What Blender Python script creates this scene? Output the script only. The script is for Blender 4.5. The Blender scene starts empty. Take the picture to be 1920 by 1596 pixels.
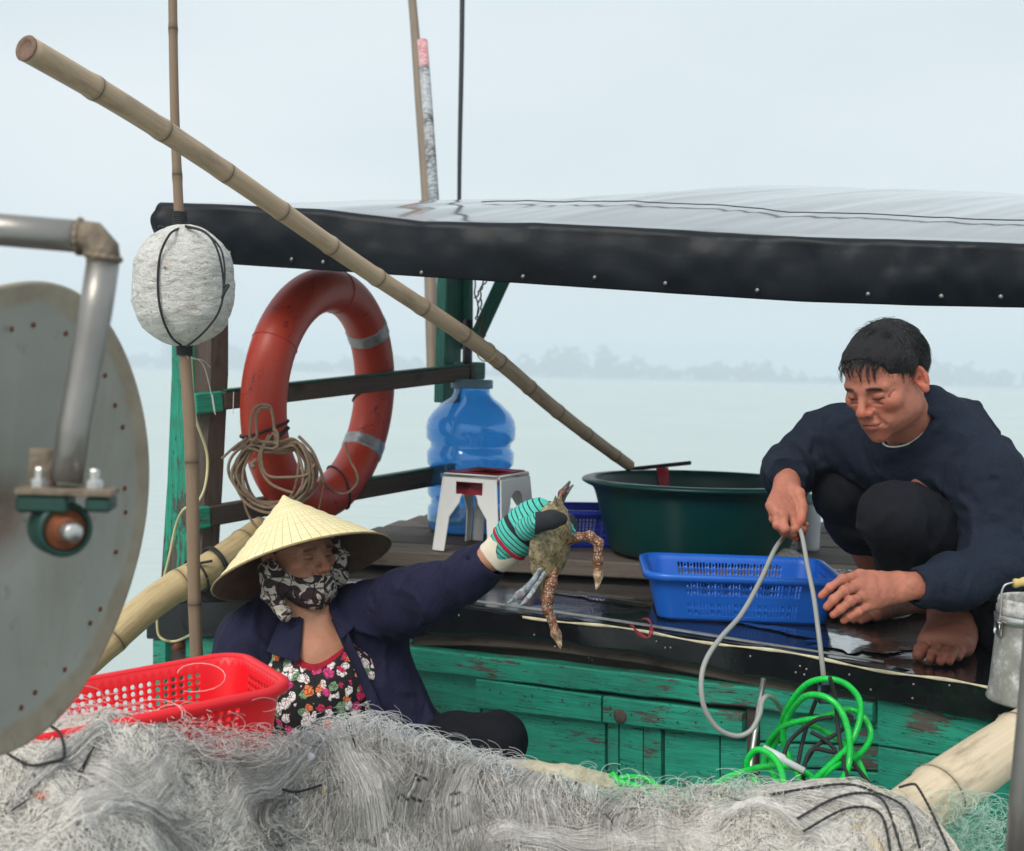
import bpy, math, random
import numpy as np
from mathutils import Vector, Matrix
random.seed(7); rng = np.random.default_rng(7)
S = bpy.context.scene
COL = S.collection
# ------------------------------------------------------------------ camera
CAM = np.array([0.0, 0.0, 1.5]); FPX = 2400.0
PITCH = math.atan(95/2400.0); ROLL = 0.022
_f = np.array([0, math.cos(PITCH), -math.sin(PITCH)]); _h = np.array([1.0, 0, 0]); _u0 = np.cross(_h, _f)
_r = math.cos(ROLL)*_h + math.sin(ROLL)*_u0; _u = np.cross(_r, _f)
cd = bpy.data.cameras.new('camera'); cam = bpy.data.objects.new('camera', cd); COL.objects.link(cam)
cd.sensor_width = 36; cd.lens = 45; cd.clip_start = 0.05; cd.clip_end = 6000
cam.matrix_world = Matrix(((_r[0], _u[0], -_f[0], CAM[0]), (_r[1], _u[1], -_f[1], CAM[1]), (_r[2], _u[2], -_f[2], CAM[2]), (0, 0, 0, 1)))
cd.dof.use_dof = True; cd.dof.focus_distance = 2.75; cd.dof.aperture_fstop = 5.0
S.camera = cam
# ------------------------------------------------------------------ sky, sun, exposure
SUN_EL, SUN_AZ = math.radians(43), math.radians(-152)   # high, veiled, behind the camera's left shoulder
W = bpy.data.worlds.new("World"); S.world = W; W.use_nodes = True
nt = W.node_tree; nt.nodes.clear()
wo = nt.nodes.new('ShaderNodeOutputWorld')
sky = nt.nodes.new('ShaderNodeTexSky'); sky.sky_type = 'NISHITA'; sky.sun_disc = False
sky.sun_elevation = SUN_EL; sky.sun_rotation = SUN_AZ; sky.dust_density = 4; sky.air_density = 1.2
b1 = nt.nodes.new('ShaderNodeBackground'); b1.inputs[1].default_value = 0.05
nt.links.new(sky.outputs[0], b1.inputs[0])
b2 = nt.nodes.new('ShaderNodeBackground'); b2.inputs[1].default_value = 0.685
tcw = nt.nodes.new('ShaderNodeTexCoord'); mpw = nt.nodes.new('ShaderNodeMapping'); mpw.inputs['Scale'].default_value = (1.2, 1.2, 3.5)
nsw = nt.nodes.new('ShaderNodeTexNoise'); nsw.inputs['Scale'].default_value = 1.6; nsw.inputs['Detail'].default_value = 5; nsw.inputs['Roughness'].default_value = 0.45
rpw = nt.nodes.new('ShaderNodeValToRGB')
rpw.color_ramp.elements[0].position = 0.3; rpw.color_ramp.elements[0].color = (0.655, 0.75, 0.795, 1)
rpw.color_ramp.elements[1].position = 0.72; rpw.color_ramp.elements[1].color = (0.81, 0.87, 0.905, 1)
nt.links.new(tcw.outputs['Generated'], mpw.inputs[0]); nt.links.new(mpw.outputs[0], nsw.inputs['Vector'])
nt.links.new(nsw.outputs[0], rpw.inputs[0]); nt.links.new(rpw.outputs[0], b2.inputs[0])
mxw = nt.nodes.new('ShaderNodeMixShader'); mxw.inputs[0].default_value = 0.93
nt.links.new(b1.outputs[0], mxw.inputs[1]); nt.links.new(b2.outputs[0], mxw.inputs[2]); nt.links.new(mxw.outputs[0], wo.inputs[0])
sl = bpy.data.lights.new('sun', 'SUN'); sl.energy = 1.5; sl.angle = math.radians(28); sl.color = (1, 0.93, 0.84)
so = bpy.data.objects.new('sun', sl); COL.objects.link(so)
sd = Vector((math.sin(SUN_AZ)*math.cos(SUN_EL), math.cos(SUN_AZ)*math.cos(SUN_EL), math.sin(SUN_EL)))
so.rotation_euler = sd.to_track_quat('Z', 'Y').to_euler()
S.view_settings.view_transform = 'Standard'; S.view_settings.look = 'None'; S.view_settings.exposure = 0.68
S.view_settings.gamma = 1; S.view_settings.use_curve_mapping = False
S.cycles.volume_bounces = 2; S.cycles.max_bounces = 10; S.cycles.transparent_max_bounces = 16
# ------------------------------------------------------------------ measuring helpers
def P(px, py, Y):
    """world point seen at photo pixel (px, py) at world distance Y in front of the camera"""
    d = _f + (px-960)/FPX*_r - (py-798)/FPX*_u
    return CAM + d*(Y/d[1])
def PZ(px, py, z):
    d = _f + (px-960)/FPX*_r - (py-798)/FPX*_u
    return CAM + d*((z-CAM[2])/d[2])
def PP(*pts): return np.array([P(*p) for p in pts])
def lin(c):
    c = np.array(c, float)/255.0
    return np.where(c <= 0.04045, c/12.92, ((c+0.055)/1.055)**2.4)
def L(r, g, b, k=1.0): return tuple(float(x) for x in np.clip(lin((r, g, b))*k, 0, 1))
def unit(v): v = np.asarray(v, float); return v/np.linalg.norm(v)
def spline(pts, n=8, closed=False):
    pts = np.asarray(pts, float); N = len(pts); out = []
    segs = N if closed else N-1
    for i in range(segs):
        if closed: p0, p1, p2, p3 = (pts[(i+j) % N] for j in (-1, 0, 1, 2))
        else: p0, p1, p2, p3 = pts[max(i-1, 0)], pts[i], pts[i+1], pts[min(i+2, N-1)]
        for t in np.arange(n)/n:
            out.append(0.5*((2*p1)+(-p0+p2)*t+(2*p0-5*p1+4*p2-p3)*t*t+(-p0+3*p1-3*p2+p3)*t**3))
    if not closed: out.append(pts[-1])
    return np.array(out)
# value noise
_lat = np.random.default_rng(3).random(4096*2).astype(np.float32)
def vnoise(p, sc=1.0, seed=0):
    p = np.asarray(p, np.float32)*sc+seed*17.3+500; i = np.floor(p).astype(np.int64); f = p-i; f = f*f*(3-2*f)
    r = 0
    for dx in (0, 1):
        for dy in (0, 1):
            for dz in (0, 1):
                h = ((i[..., 0]+dx)*73856093 ^ (i[..., 1]+dy)*19349663 ^ (i[..., 2]+dz)*83492791) & 8191
                w = (f[..., 0] if dx else 1-f[..., 0])*(f[..., 1] if dy else 1-f[..., 1])*(f[..., 2] if dz else 1-f[..., 2])
                r = r+w*_lat[h]
    return r*2-1
def fbm(p, sc=1.0, o=3, seed=0): return sum(vnoise(p, sc*2**k, seed+k)/2**k for k in range(o))
# ------------------------------------------------------------------ object helpers
ORI = {}
def empty(name, loc, label, cat, group=None):
    o = bpy.data.objects.new(name, None); COL.objects.link(o); o.location = tuple(loc); ORI[o.name] = np.array(loc, float)
    o.empty_display_size = 0.05
    o['label'] = label; o['category'] = cat
    if group: o['group'] = group
    return o
def mobj(name, V, F, m, parent=None, smooth=True, col=None, tc=None, label=None, cat=None, group=None, kind=None, loc=None):
    V = np.asarray(V, np.float64)
    if parent is not None: org = ORI[parent.name]
    elif loc is not None: org = np.array(loc, float)
    else: org = np.array([(V[:, 0].min()+V[:, 0].max())/2, (V[:, 1].min()+V[:, 1].max())/2, V[:, 2].min()])
    me = bpy.data.meshes.new(name)
    if isinstance(F, np.ndarray):
        n, k = F.shape
        me.vertices.add(len(V)); me.vertices.foreach_set('co', (V-org).astype(np.float32).ravel())
        me.loops.add(n*k); me.loops.foreach_set('vertex_index', F.astype(np.int32).ravel())
        me.polygons.add(n); me.polygons.foreach_set('loop_start', np.arange(0, n*k, k, dtype=np.int32))
        me.update(calc_edges=True); me.validate()
    else:
        me.from_pydata((V-org).tolist(), [], [tuple(int(i) for i in f) for f in F]); me.update()
    if smooth: me.polygons.foreach_set('use_smooth', np.ones(len(me.polygons), bool))
    if col is not None:
        a = me.color_attributes.new('Col', 'FLOAT_COLOR', 'POINT'); cc = np.ones((len(V), 4), np.float32); cc[:, :3] = col; a.data.foreach_set('color', cc.ravel())
    if tc is not None:
        a = me.attributes.new('tc', 'FLOAT_VECTOR', 'POINT'); a.data.foreach_set('vector', np.asarray(tc, np.float32).ravel())
    for mm in (m if isinstance(m, (list, tuple)) else [m]): me.materials.append(mm)
    o = bpy.data.objects.new(name, me); COL.objects.link(o)
    if parent is None: o.location = tuple(org)
    else:
        o.parent = parent
    ORI[o.name] = org
    for k_, v_ in (('label', label), ('category', cat), ('group', group), ('kind', kind)):
        if v_: o[k_] = v_
    return o
def mod(o, t, **kw):
    m = o.modifiers.new(t.lower(), t)
    for k, v in kw.items(): setattr(m, k, v)
    return m
class MB:
    def __init__(s): s.V = []; s.F = []; s.T = []; s.C = []; s.n = 0
    def add(s, V, F, tc=None, col=(1, 1, 1)):
        V = np.asarray(V, float); s.V.append(V); s.F += [tuple(int(i)+s.n for i in f) for f in F]
        s.T.append(np.zeros_like(V) if tc is None else np.asarray(tc, float)); s.C.append(np.broadcast_to(np.asarray(col, float), V.shape).copy()); s.n += len(V); return s
    def obj(s, name, m, parent=None, **kw):
        return mobj(name, np.vstack(s.V), s.F, m, parent, tc=np.vstack(s.T), col=np.vstack(s.C), **kw)
def frames(path, closed=False, up=None):
    path = np.asarray(path, float); n = len(path)
    t = np.zeros_like(path)
    if closed: t = np.roll(path, -1, 0)-np.roll(path, 1, 0)
    else: t[1:-1] = path[2:]-path[:-2]; t[0] = path[1]-path[0]; t[-1] = path[-1]-path[-2]
    t /= np.linalg.norm(t, axis=1)[:, None]+1e-12
    a = np.array(up, float) if up is not None else np.array([0, 0, 1.0])
    if abs(np.dot(a, t[0])) > 0.95: a = np.array([1.0, 0, 0])
    N = np.zeros_like(path); v = unit(a-np.dot(a, t[0])*t[0]); N[0] = v
    for i in range(1, n):
        v = v-np.dot(v, t[i])*t[i]; v = v/(np.linalg.norm(v)+1e-12); N[i] = v
    return t, N, np.cross(t, N)
def tube(path, r, n=10, closed=False, cap=True, up=None, rb=None):
    """r scalar / list: radius per point; rb: second radius (elliptic)"""
    path = np.asarray(path, float); m = len(path); t, N, B = frames(path, closed, up)
    r = np.broadcast_to(np.asarray(r, float), (m,)); rb = r if rb is None else np.broadcast_to(np.asarray(rb, float), (m,))
    a = np.arange(n)/n*2*np.pi
    V = path[:, None]+(np.cos(a)[None, :, None]*N[:, None]*r[:, None, None])+(np.sin(a)[None, :, None]*B[:, None]*rb[:, None, None])
    d = np.concatenate([[0], np.cumsum(np.linalg.norm(np.diff(path, axis=0), axis=1))])
    T = np.zeros((m, n, 3)); T[:, :, 0] = d[:, None]; T[:, :, 1] = (np.cos(a)*r.mean())[None]; T[:, :, 2] = (np.sin(a)*r.mean())[None]
    F = []
    for i in range(m if closed else m-1):
        j = (i+1) % m
        for k in range(n): F.append((i*n+k, i*n+(k+1) % n, j*n+(k+1) % n, j*n+k))
    if cap and not closed: F.append(tuple(range(n))[::-1]); F.append(tuple((m-1)*n+k for k in range(n)))
    return V.reshape(-1, 3), F, T.reshape(-1, 3)
def box(o, ax, ay, az, bev=0.0):
    """box from corner-centre o with half vectors ax ay az; tc along ax"""
    o, ax, ay, az = (np.asarray(v, float) for v in (o, ax, ay, az))
    lx, ly, lz = (np.linalg.norm(v) for v in (ax, ay, az)); V = []; T = []; F = []
    b = min(bev, lx*.45, ly*.45, lz*.45)
    if b <= 0:
        for x in (-1, 1):
            for y in (-1, 1):
                for z in (-1, 1): V.append(o+x*ax+y*ay+z*az); T.append((x*lx, y*ly, z*lz))
        return V, [(0, 1, 3, 2), (4, 6, 7, 5), (0, 4, 5, 1), (2, 3, 7, 6), (0, 2, 6, 4), (1, 5, 7, 3)], T
    ix = {}
    def vid(sx, sy, sz, f):
        k = (sx, sy, sz, f)
        if k not in ix:
            e = [lx-b, ly-b, lz-b]; e[f] += b
            l = (sx*e[0], sy*e[1], sz*e[2]); V.append(o+l[0]/lx*ax+l[1]/ly*ay+l[2]/lz*az); T.append(l); ix[k] = len(V)-1
        return ix[k]
    for f in range(3):
        g, h = (f+1) % 3, (f+2) % 3
        for s in (-1, 1):
            q = []
            for (a, c) in ((-1, -1), (1, -1), (1, 1), (-1, 1)):
                v = [0, 0, 0]; v[f] = s; v[g] = a; v[h] = c; q.append(vid(*v, f))
            F.append(tuple(q) if s > 0 else tuple(q[::-1]))
    for f in range(3):
        g, h = (f+1) % 3, (f+2) % 3   # edges along f
        for a in (-1, 1):
            for c in (-1, 1):
                def w(sf, fc): v = [0, 0, 0]; v[f] = sf; v[g] = a; v[h] = c; return vid(*v, fc)
                q = (w(-1, g), w(1, g), w(1, h), w(-1, h)); F.append(q if a*c > 0 else q[::-1])
    for a in (-1, 1):
        for c in (-1, 1):
            for e in (-1, 1):
                q = (vid(a, c, e, 0), vid(a, c, e, 1), vid(a, c, e, 2)); F.append(q if a*c*e > 0 else q[::-1])
    return V, F, T
def grid(nu, nv, fn):
    V = []; T = []
    for i in range(nu):
        for j in range(nv):
            p = fn(i/(nu-1), j/(nv-1)); V.append(p); T.append((i/(nu-1), j/(nv-1), 0))
    F = [(i*nv+j, (i+1)*nv+j, (i+1)*nv+j+1, i*nv+j+1) for i in range(nu-1) for j in range(nv-1)]
    return np.array(V), F, T
def lathe(prof, c, n=48, axis=(0, 0, 1), sx=None):
    az = unit(axis); ax = unit(np.cross((0, 1, 0.01), az)) if sx is None else unit(sx); ay = np.cross(az, ax); V = []; T = []; s = 0
    for i, (r, z) in enumerate(prof):
        if i: s += math.hypot(r-prof[i-1][0], z-prof[i-1][1])
        for k in range(n):
            a = 2*math.pi*k/n; V.append(np.asarray(c)+az*z+(ax*math.cos(a)+ay*math.sin(a))*r); T.append((k/n, s, r))
    F = [(i*n+k, i*n+(k+1) % n, (i+1)*n+(k+1) % n, (i+1)*n+k) for i in range(len(prof)-1) for k in range(n)]
    return np.array(V), F, T
def strands(Pts, r, sides=3):
    """Pts [N,S,3] -> thin tubes as one big quad array"""
    N, K, _ = Pts.shape; t = np.zeros_like(Pts); t[:, 1:-1] = Pts[:, 2:]-Pts[:, :-2]; t[:, 0] = Pts[:, 1]-Pts[:, 0]; t[:, -1] = Pts[:, -1]-Pts[:, -2]
    t /= np.linalg.norm(t, axis=2, keepdims=True)+1e-9
    a = np.where(np.abs(t[..., 2:3]) > 0.8, np.array([1.0, 0, 0]), np.array([0, 0, 1.0])); n1 = np.cross(t, a); n1 /= np.linalg.norm(n1, axis=2, keepdims=True)+1e-9; n2 = np.cross(t, n1)
    r = np.asarray(r, float)
    if r.ndim == 0: r = np.full((N, K), float(r))
    elif r.ndim == 1: r = np.repeat(r[:, None], K, 1)
    an = np.arange(sides)/sides*2*np.pi
    V = Pts[:, :, None]+(np.cos(an)[:, None]*n1[:, :, None]+np.sin(an)[:, None]*n2[:, :, None])*r[:, :, None, None]
    idx = np.arange(N*K*sides).reshape(N, K, sides); nx = np.roll(idx, -1, 2)
    F = np.stack([idx[:, :-1], nx[:, :-1], nx[:, 1:], idx[:, 1:]], -1).reshape(-1, 4)
    return V.reshape(-1, 3), F
# ------------------------------------------------------------------ implicit modelling
class SDF:
    def __init__(s, lo, hi, h):
        s.lo = np.asarray(lo, np.float64); s.h = h; s.n = np.ceil((np.asarray(hi)-s.lo)/h).astype(int)+1
        s.ax = [(s.lo[i]+np.arange(s.n[i])*h).astype(np.float32) for i in range(3)]
        s.d = np.full(s.n, 0.5, np.float32)
    def blk(s, lo, hi):
        sl_ = tuple(slice(max(0, int((lo[i]-s.lo[i])/s.h)-1), min(s.n[i], int((hi[i]-s.lo[i])/s.h)+3)) for i in range(3))
        if any(x.start >= x.stop for x in sl_): return None, None
        return sl_, (s.ax[0][sl_[0]][:, None, None], s.ax[1][sl_[1]][None, :, None], s.ax[2][sl_[2]][None, None, :])
    def put(s, sl_, b, k, op):
        a = s.d[sl_]
        if op == 'add':
            h = np.maximum(k-np.abs(a-b), 0)/k; s.d[sl_] = np.minimum(a, b)-h*h*k*0.25
        else:
            b = -b; h = np.maximum(k-np.abs(a-b), 0)/k; s.d[sl_] = np.maximum(a, b)+h*h*k*0.25
    def ell(s, c, r, R=None, k=0.01, op='add'):
        c = np.asarray(c, float); r = np.asarray(r, float); m = r.max()+k+3*s.h
        sl_, g = s.blk(c-m, c+m)
        if sl_ is None: return s
        x, y, z = g[0]-c[0], g[1]-c[1], g[2]-c[2]
        if R is not None:
            R = np.asarray(R, float)
            if op != 'x': x, y, z = (R[i, 0]*x+R[i, 1]*y+R[i, 2]*z for i in range(3))
        q = np.sqrt((x/r[0])**2+(y/r[1])**2+(z/r[2])**2)+1e-6; q2 = np.sqrt((x/r[0]**2)**2+(y/r[1]**2)**2+(z/r[2]**2)**2)+1e-6
        s.put(sl_, q*(q-1)/q2, k, op); return s
    def cap(s, a, b, ra, rb=None, k=0.01, op='add', flat=None):
        """flat=(dir, f): squash the section along dir by factor f"""
        rb = ra if rb is None else rb; a = np.asarray(a, float); b = np.asarray(b, float); m = max(ra, rb)+k+3*s.h
        sl_, g = s.blk(np.minimum(a, b)-m, np.maximum(a, b)+m)
        if sl_ is None: return s
        ba = b-a; L2 = max(float(ba@ba), 1e-12); x, y, z = g[0]-a[0], g[1]-a[1], g[2]-a[2]
        t = np.clip((x*ba[0]+y*ba[1]+z*ba[2])/L2, 0, 1); dx, dy, dz = x-t*ba[0], y-t*ba[1], z-t*ba[2]
        if flat is not None:
            n, f = unit(flat[0]), flat[1]; e = (dx*n[0]+dy*n[1]+dz*n[2])*(1/f-1); dx, dy, dz = dx+e*n[0], dy+e*n[1], dz+e*n[2]
        s.put(sl_, np.sqrt(dx*dx+dy*dy+dz*dz)-(ra+(rb-ra)*t), k, op); return s
    def chain(s, pts, rs, k=0.01, op='add', flat=None):
        for i in range(len(pts)-1): s.cap(pts[i], pts[i+1], rs[i], rs[i+1], k, op, flat)
        return s
    def field(s, fn):
        g = np.stack(np.meshgrid(*s.ax, indexing='ij'), -1); near = np.abs(s.d) < 0.04
        s.d[near] += fn(g[near]).astype(np.float32); return s
    def cut(s, pt, nrm, rad, k=0.003):
        """remove the half ball of radius rad in front of pt"""
        pt = np.asarray(pt, float); nrm = unit(nrm); sl_, g = s.blk(pt-rad-.01, pt+rad+.01)
        if sl_ is None: return s
        x, y, z = g[0]-pt[0], g[1]-pt[1], g[2]-pt[2]; s.put(sl_, np.maximum(np.sqrt(x*x+y*y+z*z)-rad, -(x*nrm[0]+y*nrm[1]+z*nrm[2])), k, 'sub'); return s
    def plane(s, pt, nrm, k=0.004):
        """cut away the side nrm points to"""
        nrm = unit(nrm); b = -((s.ax[0][:, None, None]-pt[0])*nrm[0]+(s.ax[1][None, :, None]-pt[1])*nrm[1]+(s.ax[2][None, None, :]-pt[2])*nrm[2])
        s.put((slice(None),)*3, b, k, 'sub'); return s
    def mesh(s):
        d = s.d; ins = d < 0; nx, ny, nz = d.shape
        cnt = np.zeros((nx-1, ny-1, nz-1), np.int8); cs = [(i, j, k) for i in (0, 1) for j in (0, 1) for k in (0, 1)]
        for c in cs: cnt += ins[c[0]:nx-1+c[0], c[1]:ny-1+c[1], c[2]:nz-1+c[2]]
        act = np.argwhere((cnt > 0) & (cnt < 8)); idm = np.full(cnt.shape, -1, np.int64); idm[tuple(act.T)] = np.arange(len(act))
        acc = np.zeros((len(act), 3)); w = np.zeros(len(act))
        for c in cs:
            for ax in range(3):
                if c[ax] == 0:
                    e = list(c); e[ax] = 1; p = act+np.array(c); q = act+np.array(e); a = d[tuple(p.T)]; b = d[tuple(q.T)]; m = (a < 0) != (b < 0)
                    t = np.where(m, a/np.where(m, a-b, 1), 0); pos = p.astype(float); pos[:, ax] += t; acc[m] += pos[m]; w[m] += 1
        V = s.lo+acc/w[:, None]*s.h; F = []
        for ax in range(3):
            u, v = (ax+1) % 3, (ax+2) % 3
            sh = [nx, ny, nz]; sh[ax] -= 1; sa = [slice(0, sh[i]) for i in range(3)]; sb = list(sa); sb[ax] = slice(1, sh[ax]+1)
            A = ins[tuple(sa)]; B = ins[tuple(sb)]
            for flip in (0, 1):
                e = np.argwhere((A & ~B) if flip == 0 else (~A & B)); e = e[(e[:, u] > 0) & (e[:, v] > 0) & (e[:, u] < d.shape[u]-1) & (e[:, v] < d.shape[v]-1)]
                if not len(e): continue
                q = []
                for (du, dv) in ((-1, -1), (0, -1), (0, 0), (-1, 0)):
                    c = e.copy(); c[:, u] += du; c[:, v] += dv; q.append(idm[tuple(c.T)])
                q = np.stack(q, 1); F.append(q if flip == 0 else q[:, ::-1])
        return V, np.vstack(F)
def basis(fwd, up):
    f = unit(fwd); r = unit(np.cross(f, up)); u = np.cross(r, f); return np.stack([r, f, u], 1)   # columns: right, forward, up
def paint(V, base, blobs):
    c = np.tile(np.asarray(base, float), (len(V), 1))
    for (p, r, cc, a) in blobs:
        r = np.broadcast_to(np.asarray(r, float), (3,)); q = np.sqrt((((V-np.asarray(p))/r)**2).sum(1)); w = (np.clip((1.25-q)/0.5, 0, 1)*a)[:, None]; c = c*(1-w)+np.asarray(cc)*w
    return c
# ------------------------------------------------------------------ materials
class NT:
    def __init__(s, name):
        s.m = bpy.data.materials.new(name); s.m.use_nodes = True; s.t = s.m.node_tree; s.b = s.t.nodes['Principled BSDF']; s.out = s.t.nodes['Material Output']; s._c = {}
    def n(s, t, **kw):
        x = s.t.nodes.new('ShaderNode'+t)
        for k, v in kw.items(): setattr(x, k, v)
        return x
    def l(s, a, b): s.t.links.new(a, b)
    def set(s, sock, v):
        if hasattr(v, 'is_linked') or hasattr(v, 'links'): s.l(v, sock)
        else:
            if sock.type == 'RGBA' and len(v) == 3: v = (*v, 1)
            sock.default_value = v
    def coord(s, kind='obj', scale=(1, 1, 1)):
        k = (kind, tuple(scale))
        if k not in s._c:
            if kind == 'obj': o = s.n('TexCoord').outputs['Object']
            else: a = s.n('Attribute'); a.attribute_name = 'tc'; o = a.outputs['Vector']
            mp = s.n('Mapping'); mp.inputs['Scale'].default_value = scale; s.l(o, mp.inputs[0]); s._c[k] = mp.outputs[0]
        return s._c[k]
    def noise(s, sc, det=4, rough=0.55, co=None, dist=0.0):
        x = s.n('TexNoise'); x.inputs['Scale'].default_value = sc; x.inputs['Detail'].default_value = det; x.inputs['Roughness'].default_value = rough; x.inputs['Distortion'].default_value = dist
        s.l(co or s.coord(), x.inputs['Vector']); return x.outputs[0]
    def voro(s, sc, co=None, feature='F1', out='Distance', rnd=1.0):
        x = s.n('TexVoronoi', feature=feature); x.inputs['Scale'].default_value = sc; x.inputs['Randomness'].default_value = rnd; s.l(co or s.coord(), x.inputs['Vector']); return x.outputs[out]
    def ramp(s, f, a, b, c0=(0, 0, 0), c1=(1, 1, 1)):
        r = s.n('ValToRGB'); e = r.color_ramp.elements; e[0].position = a; e[1].position = b; e[0].color = (*c0[:3], 1); e[1].color = (*c1[:3], 1); s.l(f, r.inputs[0]); return r.outputs[0]
    def ramps(s, f, st, const=False):
        r = s.n('ValToRGB'); cr = r.color_ramp
        if const: cr.interpolation = 'CONSTANT'
        while len(cr.elements) < len(st): cr.elements.new(0.5)
        for e, (p, c) in zip(cr.elements, st): e.position = p; e.color = (*c[:3], 1)
        s.l(f, r.inputs[0]); return r.outputs[0]
    def mix(s, f, a, b, mode='MIX'):
        x = s.n('Mix', data_type='RGBA', blend_type=mode)
        s.set(x.inputs[0], f); s.set(x.inputs[6], a); s.set(x.inputs[7], b); return x.outputs[2]
    def math(s, op, a, b=0.0, c=0.0):
        x = s.n('Math', operation=op); s.set(x.inputs[0], a); s.set(x.inputs[1], b); s.set(x.inputs[2], c); return x.outputs[0]
    def sep(s, v):
        x = s.n('SeparateXYZ'); s.l(v, x.inputs[0]); return x.outputs
    def attr(s, name='Col'):
        a = s.n('Attribute'); a.attribute_name = name; return a.outputs['Color']
    def bump(s, h, st=0.3, dist=0.01, prev=None):
        b = s.n('Bump'); b.inputs['Strength'].default_value = st; b.inputs['Distance'].default_value = dist; s.l(h, b.inputs['Height'])
        if prev is not None: s.l(prev, b.inputs['Normal'])
        return b.outputs[0]
    def fin(s, color=None, rough=0.5, normal=None, metal=0.0, spec=0.5, **kw):
        b = s.b
        if color is not None: s.set(b.inputs['Base Color'], color)
        s.set(b.inputs['Roughness'], rough); s.set(b.inputs['Metallic'], metal); s.set(b.inputs['Specular IOR Level'], spec)
        if normal is not None: s.l(normal, b.inputs['Normal'])
        for k, v in kw.items(): s.set(b.inputs[k.replace('_', ' ')], v)
        return s.m
def basic(name, c, rough=0.5, metal=0.0, var=0.15, vs=12, bump=0.1, bs=60, bd=0.003, spec=0.5, attr=False, rv=0.12, **kw):
    t = NT(name); c = np.array(c); n = t.noise(vs, 5)
    col = t.mix(n, tuple(np.clip(c*(1-var*1.6), 0, 1)), tuple(np.clip(c*(1+var*1.4), 0, 1)))
    if attr: col = t.mix(1.0, col, t.attr(), 'MULTIPLY')
    r = t.math('MULTIPLY_ADD', t.noise(vs*2.3, 4), rv*2, rough-rv)
    return t.fin(col, r, t.bump(t.noise(bs, 4), bump, bd), metal, spec, **kw)
def m_green(name='green_paint', chip=0.70, dirt=0.5, c=(0.020, 0.36, 0.24)):
    t = NT(name); co = t.coord('tc', (5, 32, 32)); cg = t.coord('tc', (3, 90, 90)); cb = t.coord('tc', (4, 9, 9))
    n = t.noise(2.2, 5, .6, cb); base = t.mix(n, tuple(np.array(c)*.72), tuple(np.clip(np.array(c)*1.3+0.006, 0, 1)))
    wood = t.mix(t.noise(2, 6, .7, cg), (0.045, 0.040, 0.035), (0.15, 0.13, 0.11))
    f = t.math('MULTIPLY_ADD', t.noise(1.3, 2, .5, cb), 0.55, t.math('MULTIPLY', t.noise(2.6, 7, .72, co), 0.62))
    mask = t.ramp(f, chip, chip+0.02)
    crk = t.math('GREATER_THAN', t.math('ABSOLUTE', t.math('SUBTRACT', t.noise(1.5, 4, .6, t.coord('tc', (2.2, 30, 30)), 0.4), 0.5)), 0.0045)
    fine = t.ramp(t.noise(3, 6, .75, cg), .34, .6, (0.55, 0.55, 0.55), (1, 1, 1))
    base = t.mix(1, base, fine, 'MULTIPLY')
    base = t.mix(t.math('MULTIPLY', t.ramp(t.noise(1.1, 5, .6, t.coord('tc', (7, 3, 3))), .5, .8), dirt), base, (0.05, 0.05, 0.035))
    col = t.mix(mask, base, wood); col = t.mix(crk, (0.01, 0.02, 0.016), col)
    h = t.math('ADD', t.math('MULTIPLY', mask, -0.6), t.math('MULTIPLY', t.noise(3, 6, .7, cg), .5)); h = t.math('ADD', h, t.math('MULTIPLY', crk, 0.8))
    return t.fin(col, t.math('MULTIPLY_ADD', mask, .25, .48), t.bump(h, .55, .003), spec=.4)
def m_wood(name, c0, c1, rough=0.75):
    t = NT(name); cg = t.coord('tc', (2.5, 60, 60)); n = t.noise(1.6, 7, .65, cg, .3); c = t.mix(n, c0, c1)
    c = t.mix(t.ramp(t.noise(1.5, 4, .6, t.coord('tc', (6, 14, 14))), .55, .8), c, tuple(np.array(c0)*.5))
    return t.fin(c, rough, t.bump(n, .6, .003), spec=.3)
def m_bamboo(name, c0, c1, node=0.27, off=0.0, dark=(0.06, 0.045, 0.03), stain=0.5):
    t = NT(name); cg = t.coord('tc', (2.0, 120, 120)); n = t.noise(1.2, 6, .65, cg); c = t.mix(n, c0, c1)
    x = t.sep(t.coord('tc'))[0]
    fr = t.math('FRACT', t.math('DIVIDE', t.math('ADD', x, off), node)); d = t.math('ABSOLUTE', t.math('SUBTRACT', fr, 0.5))
    ring = t.math('MULTIPLY', t.ramp(d, .487, .496), 0.8); ash = t.math('MULTIPLY', t.ramp(d, .44, .5), .45)
    c = t.mix(ash, c, tuple(np.array(c0)*.5)); c = t.mix(ring, c, dark)
    c = t.mix(t.math('MULTIPLY', t.ramp(t.noise(1.4, 6, .7, t.coord('tc', (5, 22, 22))), .50, .72), stain), c, tuple(np.array(dark)*1.6))
    return t.fin(c, t.math('MULTIPLY_ADD', n, .25, .42), t.bump(t.noise(1.5, 5, .7, cg), .35, .002), spec=.35)
def m_tarp(name, c=(0.008, 0.010, 0.013), rough=0.28, wet=True):
    t = NT(name); a = t.noise(3, 5, .6, t.coord('obj', (1, 1.6, 1))); s = t.ramp(t.noise(9, 6, .7), .52, .72)
    col = t.mix(t.math('MULTIPLY', s, .35), c, (0.035, 0.038, 0.042)); speck = t.math('LESS_THAN', t.voro(55), 0.045); col = t.mix(t.math('MULTIPLY', speck, .55), col, (.25, .26, .27))
    r = t.math('MULTIPLY_ADD', t.ramp(a, .35, .65), .22, rough-.1)
    nb = t.bump(t.noise(5, 3, .5), .25, .02); nb = t.bump(t.noise(60, 5, .6), .12, .002, nb)
    return t.fin(col, r, nb, spec=.5)
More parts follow.
